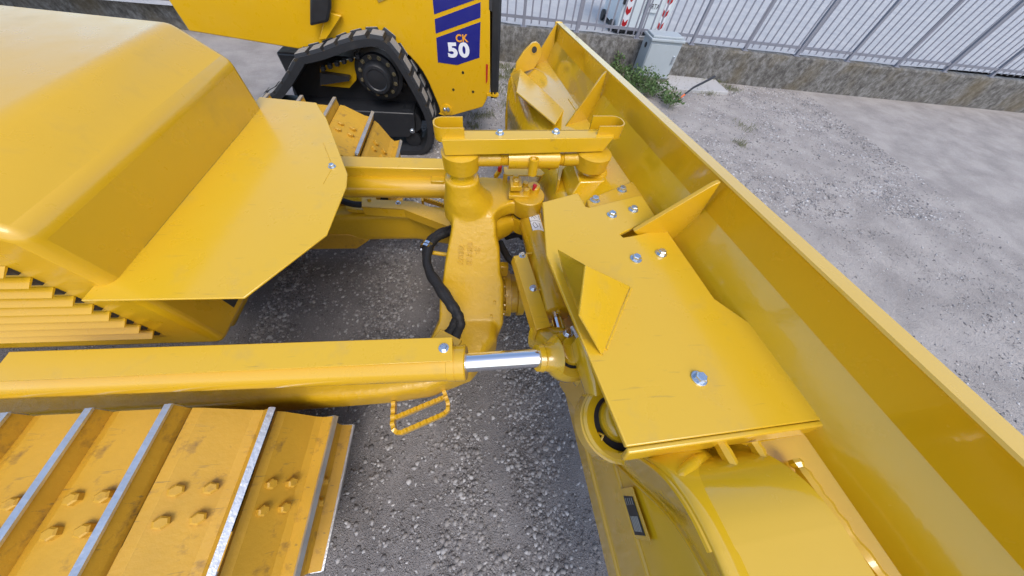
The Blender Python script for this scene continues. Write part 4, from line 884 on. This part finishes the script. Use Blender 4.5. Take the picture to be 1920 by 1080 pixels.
# ================================================================== COMPACT TRACK LOADER
ld_ = thing('compact_track_loader', 'yellow compact track loader with black rubber track and navy number decal', 'track loader', (-1.2, 3.9, 0))
yP = 3.55
def lp(x, y, yy=yP): return at(x, y, 1, yy)
arch = [(560, 92), (600, 84), (642, 69), (665, 62), (687, 60), (717, 67), (735, 78), (752, 92), (768, 105), (782, 120), (793, 135), (803, 153), (813, 176), (823, 200), (826, 212)]
body = [lp(x, y) for x, y in [(822, 214), (832, 218), (848, 217), (905, 201), (911, 190), (919, 168)]]
zt = 1.75
top_r = Vector((body[-1].x - .02, yP, zt))
bodyp = body + [top_r, Vector((-2.6, yP, zt)), Vector((-2.6, yP, 1.0))] + [lp(x, y) for x, y in arch]
mm = M(); mm.prism(bodyp, (0, .03, 0)); lb = mm.mk('body_panel', yload, ld_, bevel=.012, seg=3)
xr_ = body[-1].x
mm = M(); mm.prism([Vector((xr_ - .01, yP + .032, .62)), Vector((xr_ - .015, yP + .032, zt)), Vector((-2.5, yP + .032, zt)), Vector((-2.5, yP + .032, 1.12)), Vector((-.6, yP + .032, .95)), Vector((-.45, yP + .032, .6))], (0, 1.2, 0)); mm.mk('engine_body', yload, ld_, bevel=.01)
# inner arch wall
mm = M()
av = [lp(x, y, yP) for x, y in arch]; rings = [[p + Vector((0, .031, 0)), p + Vector((0, .45, 0)), p + Vector((-.0, .45, .02)), p + Vector((-.0, .031, .02))] for p in av]; mm.rings(rings); mm.mk('arch_liner', yload, ld_)
# rear post + black bumper door
mm = M(); mm.box((xr_ + .045, yP + .06, 1.10), .07, .06, 1.05); mm.mk('rear_bumper', blackp, ld_, bevel=.006)
mm = M(); mm.box((xr_ + .055, yP + .65, 1.1), .09, 1.05, 1.0); mm.mk('rear_door', blackp, ld_, bevel=.01)
mm = M(); hk = lp(926, 177, 3.56); mm.ringlathe(hk + Vector((.01, 0, 0)), (0, 0, 1), [(-.01, .045), (.01, .045), (.01, .022), (-.01, .022)], 24); mm.box(hk + Vector((-.045, 0, 0)), .06, .06, .02); mm.mk('tie_down_eye', yload, ld_)
mm = M(); mm.prism([lp(911, 120, yP - .003), lp(915, 121, yP - .003), lp(914, 152, yP - .003), lp(911, 158, yP - .003)], (0, .002, 0)); mm.mk('reflector', red, ld_)
mm = M(); mm.prism([lp(917, -5, yP - .003), lp(924, -5, yP - .003), lp(923, 22, yP - .003), lp(917, 18, yP - .003)], (0, .002, 0)); mm.mk('vent_slot', darkm, ld_)
def flat(name, px, mt, off=.0022, th=.001, parent=None):
    m_ = M(); m_.prism([lp(x, y, yP - off) for x, y in px], (0, th, 0)); return m_.mk(name, mt, parent or ld_)
flat('decal', [(810, -12), (890, -42), (901, -30), (901, -4), (814, 27)], blue)
flat('decal', [(815, 36), (901, 4), (901, 33), (817, 63)], blue)
dc = flat('decal', [(818, 71), (901, 41), (899, 108), (857, 122), (821, 117)], blue)
dx = (lp(900, 60) - lp(820, 60)).normalized(); dz = Vector((0, 0, 1))
S = (lp(880, 95) - lp(839, 95)).length
t = text('50', 1, white, ld_, 'lettering', .0008, (1, 1), .0); 
wd_ = max(v.co.x for v in t.data.vertices) - min(v.co.x for v in t.data.vertices); hg_ = max(v.co.y for v in t.data.vertices) - min(v.co.y for v in t.data.vertices)
H_ = (lp(860, 80) - lp(860, 110)).length
bpy.data.objects.remove(t)
t = text('50', 1, white, dc, 'lettering', .0008, (S / wd_ * .86, H_ / hg_ * .84), .045); cx_ = sum(v.co.x for v in t.data.vertices) / len(t.data.vertices)
place(t, lp(859.5, 95.5, yP - .0045), dx, dz, dc)
t = text('CK', 1, orange, dc, 'lettering', .0008, (1, 1)); wd_ = max(v.co.x for v in t.data.vertices) - min(v.co.x for v in t.data.vertices); hg_ = max(v.co.y for v in t.data.vertices) - min(v.co.y for v in t.data.vertices); bpy.data.objects.remove(t)
t = text('CK', 1, orange, dc, 'lettering', .0008, ((lp(878, 72) - lp(853, 72)).length / wd_ * .84, (lp(865, 64) - lp(865, 81)).length / hg_ * .80), .03)
place(t, lp(865.5, 72.5, yP - .0045), dx, dz, dc)
for p in ((868, 136), (850, 168), (887, 172)):
    mm = M(); mm.lathe(lp(*p, yP + .0), (0, -1, 0), [(0, .013), (.002, .013), (.0025, .0095), (.0, .009)], 16); mm.mk('bolt_hole', darkm, ld_)
mm = M(); bs = lp(838, 205, yP); mm.lathe(bs, (0, -1, 0), [(0, .056), (.012, .055), (.014, .05)], 28); ps = mm.mk('pivot_boss', yload, ld_, smooth=True)
bolt(lp(837, 205, yP - .014) + Vector((-.02, 0, 0)), (0, -1, 0), ld_, bolt_zn, 1.1); bolt(lp(837, 205, yP - .014) + Vector((.018, 0, 0)), (0, -1, 0), ld_, bolt_zn, 1.25)
# upper-left body facets
mm = M(); mm.prism([lp(598, 75, 3.5), lp(612, 22, 3.5), lp(640, 30, 3.5), lp(612, 74, 3.5)], (0, .04, 0)); mm.mk('fender_facet', yload, ld_, bevel=.006)
mm = M(); mm.prism([lp(580, 50, 3.45), lp(580, -60, 3.45), lp(618, -60, 3.45), lp(620, 15, 3.45), lp(615, 42, 3.45)], (0, .05, 0)); mm.mk('fuel_cap_panel', blackp, ld_, bevel=.02)
mm = M(); mm.prism([lp(710, 5, yP - .006), lp(690, -30, yP - .006), lp(740, -30, yP - .006), lp(728, -3, yP - .006)], (0, .004, 0)); mm.mk('shadow_step', mat('shadow_tan', (.35, .22, .05), .5), ld_)  # flat tan sheet on the panel; a step's shadow put into its colour

# rubber track
yT = 3.33; TW = .42
tpx = [(560, 108), (600, 98), (640, 83), (672, 75), (700, 73), (722, 80), (742, 102), (760, 130), (780, 165), (797, 198), (808, 226), (811, 250), (808, 272), (796, 287), (776, 291)]
tp3 = [at(x, y, 1, yT) for x, y in tpx]
zb = tp3[-1].z
loopp = tp3 + [Vector((-.95, yT, zb)), Vector((-1.6, yT, zb)), Vector((-2.3, yT, zb)), Vector((-2.45, yT, zb + .12)), Vector((-2.3, yT, zb + .45)), Vector((-2.0, yT, zb + .62))]
dz_ = -zb + .012
loopp = [p + Vector((0, 0, 0)) for p in loopp]
cl = spline(loopp + [loopp[0]], 5)[:-1]
cen = Vector((-1.2, yT, .4))
def band_ring(pts, y0, y1, th):
    n_ = len(pts); rings = []
    for i in range(n_):
        t_ = (pts[(i + 1) % n_] - pts[i - 1]).normalized(); nn = Vector((-t_.z, 0, t_.x))
        if nn.dot(pts[i] - cen) < 0: nn = -nn
        rings.append([Vector((pts[i].x, y0, pts[i].z)), Vector((pts[i].x, y1, pts[i].z)), Vector((pts[i].x, y1, pts[i].z)) - nn * th, Vector((pts[i].x, y0, pts[i].z)) - nn * th])
    return rings
mm = M(); mm.rings(band_ring(cl, yT, yT + TW, .055), closed=True); rt = mm.mk('rubber_track', rubber, ld_, smooth=True)
# lugs
acc = [0]
for i in range(len(cl)): acc.append(acc[-1] + (cl[(i + 1) % len(cl)] - cl[i]).length)
def onloop(d):
    d %= acc[-1]
    for i in range(len(cl)):
        if acc[i + 1] >= d: 
            t_ = (d - acc[i]) / (acc[i + 1] - acc[i] + 1e-9); p = cl[i].lerp(cl[(i + 1) % len(cl)], t_); tt = (cl[(i + 1) % len(cl)] - cl[i]).normalized(); nn = Vector((-tt.z, 0, tt.x))
            if nn.dot(p - cen) < 0: nn = -nn
            return p, tt, nn
lm = M(); lm.cur = 0
lm.rings([[(-.062, 0, -.004), (.062, 0, -.004), (.062, .15, -.004), (-.062, .15, -.004)], [(-.054, .008, .024), (.054, .008, .024), (.054, .145, .024), (-.054, .145, .024)]])
lm.cur = 1; lm.rings([[(-.052, .009, .0245), (.052, .012, .0245), (.050, .142, .0245), (-.052, .14, .0245)], [(-.048, .014, .027), (.045, .016, .027), (.047, .138, .027), (-.048, .136, .027)]])
lme = bpy.data.meshes.new('track_lug'); lme.from_pydata([tuple(v) for v in lm.v], [], lm.f); lme.materials.append(rubber); lme.materials.append(rubg); lme.polygons.foreach_set('material_index', lm.m)
nl_ = round(acc[-1] / .150)
for k in range(nl_):
    for j, (yo, sh) in enumerate(((.012, 0), (.20, .5))):
        p, tt, nn = onloop(acc[-1] * (k + sh) / nl_ + .02)
        o = bpy.data.objects.new('track_lug', lme); sc.collection.objects.link(o); o.parent = rt.o
        yv = nn.cross(tt); mx = Matrix((tt, yv, nn)).transposed().to_4x4()
        pos = Vector((p.x, yT + yo, p.z))
        if yv.y < 0: mx = Matrix((-tt, -yv, nn)).transposed().to_4x4()
        mx.translation = pos - ld_.loc; o.matrix_local = mx
# inner guide teeth seen at top left
# drive sprocket
dcn = at(706, 152, 1, yT + .03); Rs = .24
mm = M(); mm.lathe(dcn + Vector((0, .2, 0)), (0, -1, 0), [(0, Rs * .9), (.05, Rs * .95), (.06, Rs * .8), (.1, Rs * .78), (.105, Rs * .6), (.17, Rs * .56), (.185, Rs * .50), (.188, Rs * .40), (.18, Rs * .36), (.19, Rs * .1)], 48); dsp = mm.mk('drive_sprocket', blackp, ld_, smooth=True)
sbm = boltmesh(.013, .02, .016, 'sprocket_bolt', mat('brass_dulled_steel', (.28, .25, .16), .45, metal=.7))
for k in range(12):
    a_ = 2 * math.pi * k / 12 + .2; bolt(dcn + Vector((math.cos(a_) * Rs * .69, .092, math.sin(a_) * Rs * .69)), (0, -1, 0), dsp, sbm, .95, 'sprocket_bolt')
for k in range(15):
    a_ = 2 * math.pi * k / 15; mm = M(); c_ = dcn + Vector((math.cos(a_) * Rs, .2, math.sin(a_) * Rs)); mm.lathe(c_, (0, 1, 0), [(0, .02), (.06, .02)], 10); mm.mk('sprocket_tooth', blackp, dsp)
# undercarriage
mm = M(); q = [at(640, 206, 1, yT + .06), at(776, 213, 1, yT + .06), at(779, 240, 1, yT + .06), at(768, 258, 1, yT + .06), at(640, 262, 1, yT + .06)]; q[0].x = -2.2; q[-1].x = -2.2; mm.prism(q, (0, .28, 0)); mm.mk('track_frame', blackp, ld_, bevel=.012)
for x, y, r_ in ((775, 262, .085), (700, 270, .08), (640, 272, .08)):
    c_ = at(x, y, 1, yT + .1); c_.z = max(c_.z, r_ + zb + .05) if False else c_.z
    mm = M(); mm.lathe(c_, (0, 1, 0), [(0, r_ * .5), (.005, r_), (.06, r_), (.065, r_ * .5), (.13, r_ * .5), (.135, r_), (.2, r_)], 28); mm.mk('track_roller', blackp, ld_, smooth=True)
mm = M(); c_ = at(768, 228, 1, yT + .12); mm.lathe(c_, (0, 1, 0), [(0, .05), (.005, .13), (.15, .13), (.16, .05)], 32); mm.mk('idler_wheel', blackp, ld_, smooth=True)
bolt(at(773, 245, 1, yT + .058), (0, -1, 0), ld_, bolt_zn, 1.6)
mm = M(); mm.prism([at(600, 125, 1, yT + .2), at(668, 108, 1, yT + .2), at(668, 150, 1, yT + .2), at(655, 165, 1, yT + .2), at(600, 160, 1, yT + .2)], (0, .02, 0)); mm.mk('inner_frame', yload, ld_)
mm = M(); mm.prism([at(600, 137, 1, yT + .12), at(655, 145, 1, yT + .12), at(655, 152, 1, yT + .12), at(600, 160, 1, yT + .12)], (0, .06, 0)); mm.mk('inner_arm', blackp, ld_)
for k in range(6):
    p_ = at(606 + k * 13, 128 - k * 4.5, 1, yT + .12); mm = M(); mm.box(p_, .035, .06, .035); mm.mk('guide_tooth', rubber, rt, bevel=.006)
mm = M(); mm.box((-1.2, 3.9, .55), 1.6, .5, .6); mm.mk('chassis', blackp, ld_, bevel=.02)
# far rubber track (hidden side)
mm = M(); mm.rings(band_ring([Vector((p.x, yT + 1.1, p.z)) for p in cl], yT + 1.1, yT + 1.1 + TW, .055), closed=True); mm.mk('rubber_track', rubber, ld_, smooth=True)
print('tris', sum(len(o.data.polygons) for o in sc.objects if o.type == 'MESH'), 'objs', len(sc.objects), 'loader zb', zb)
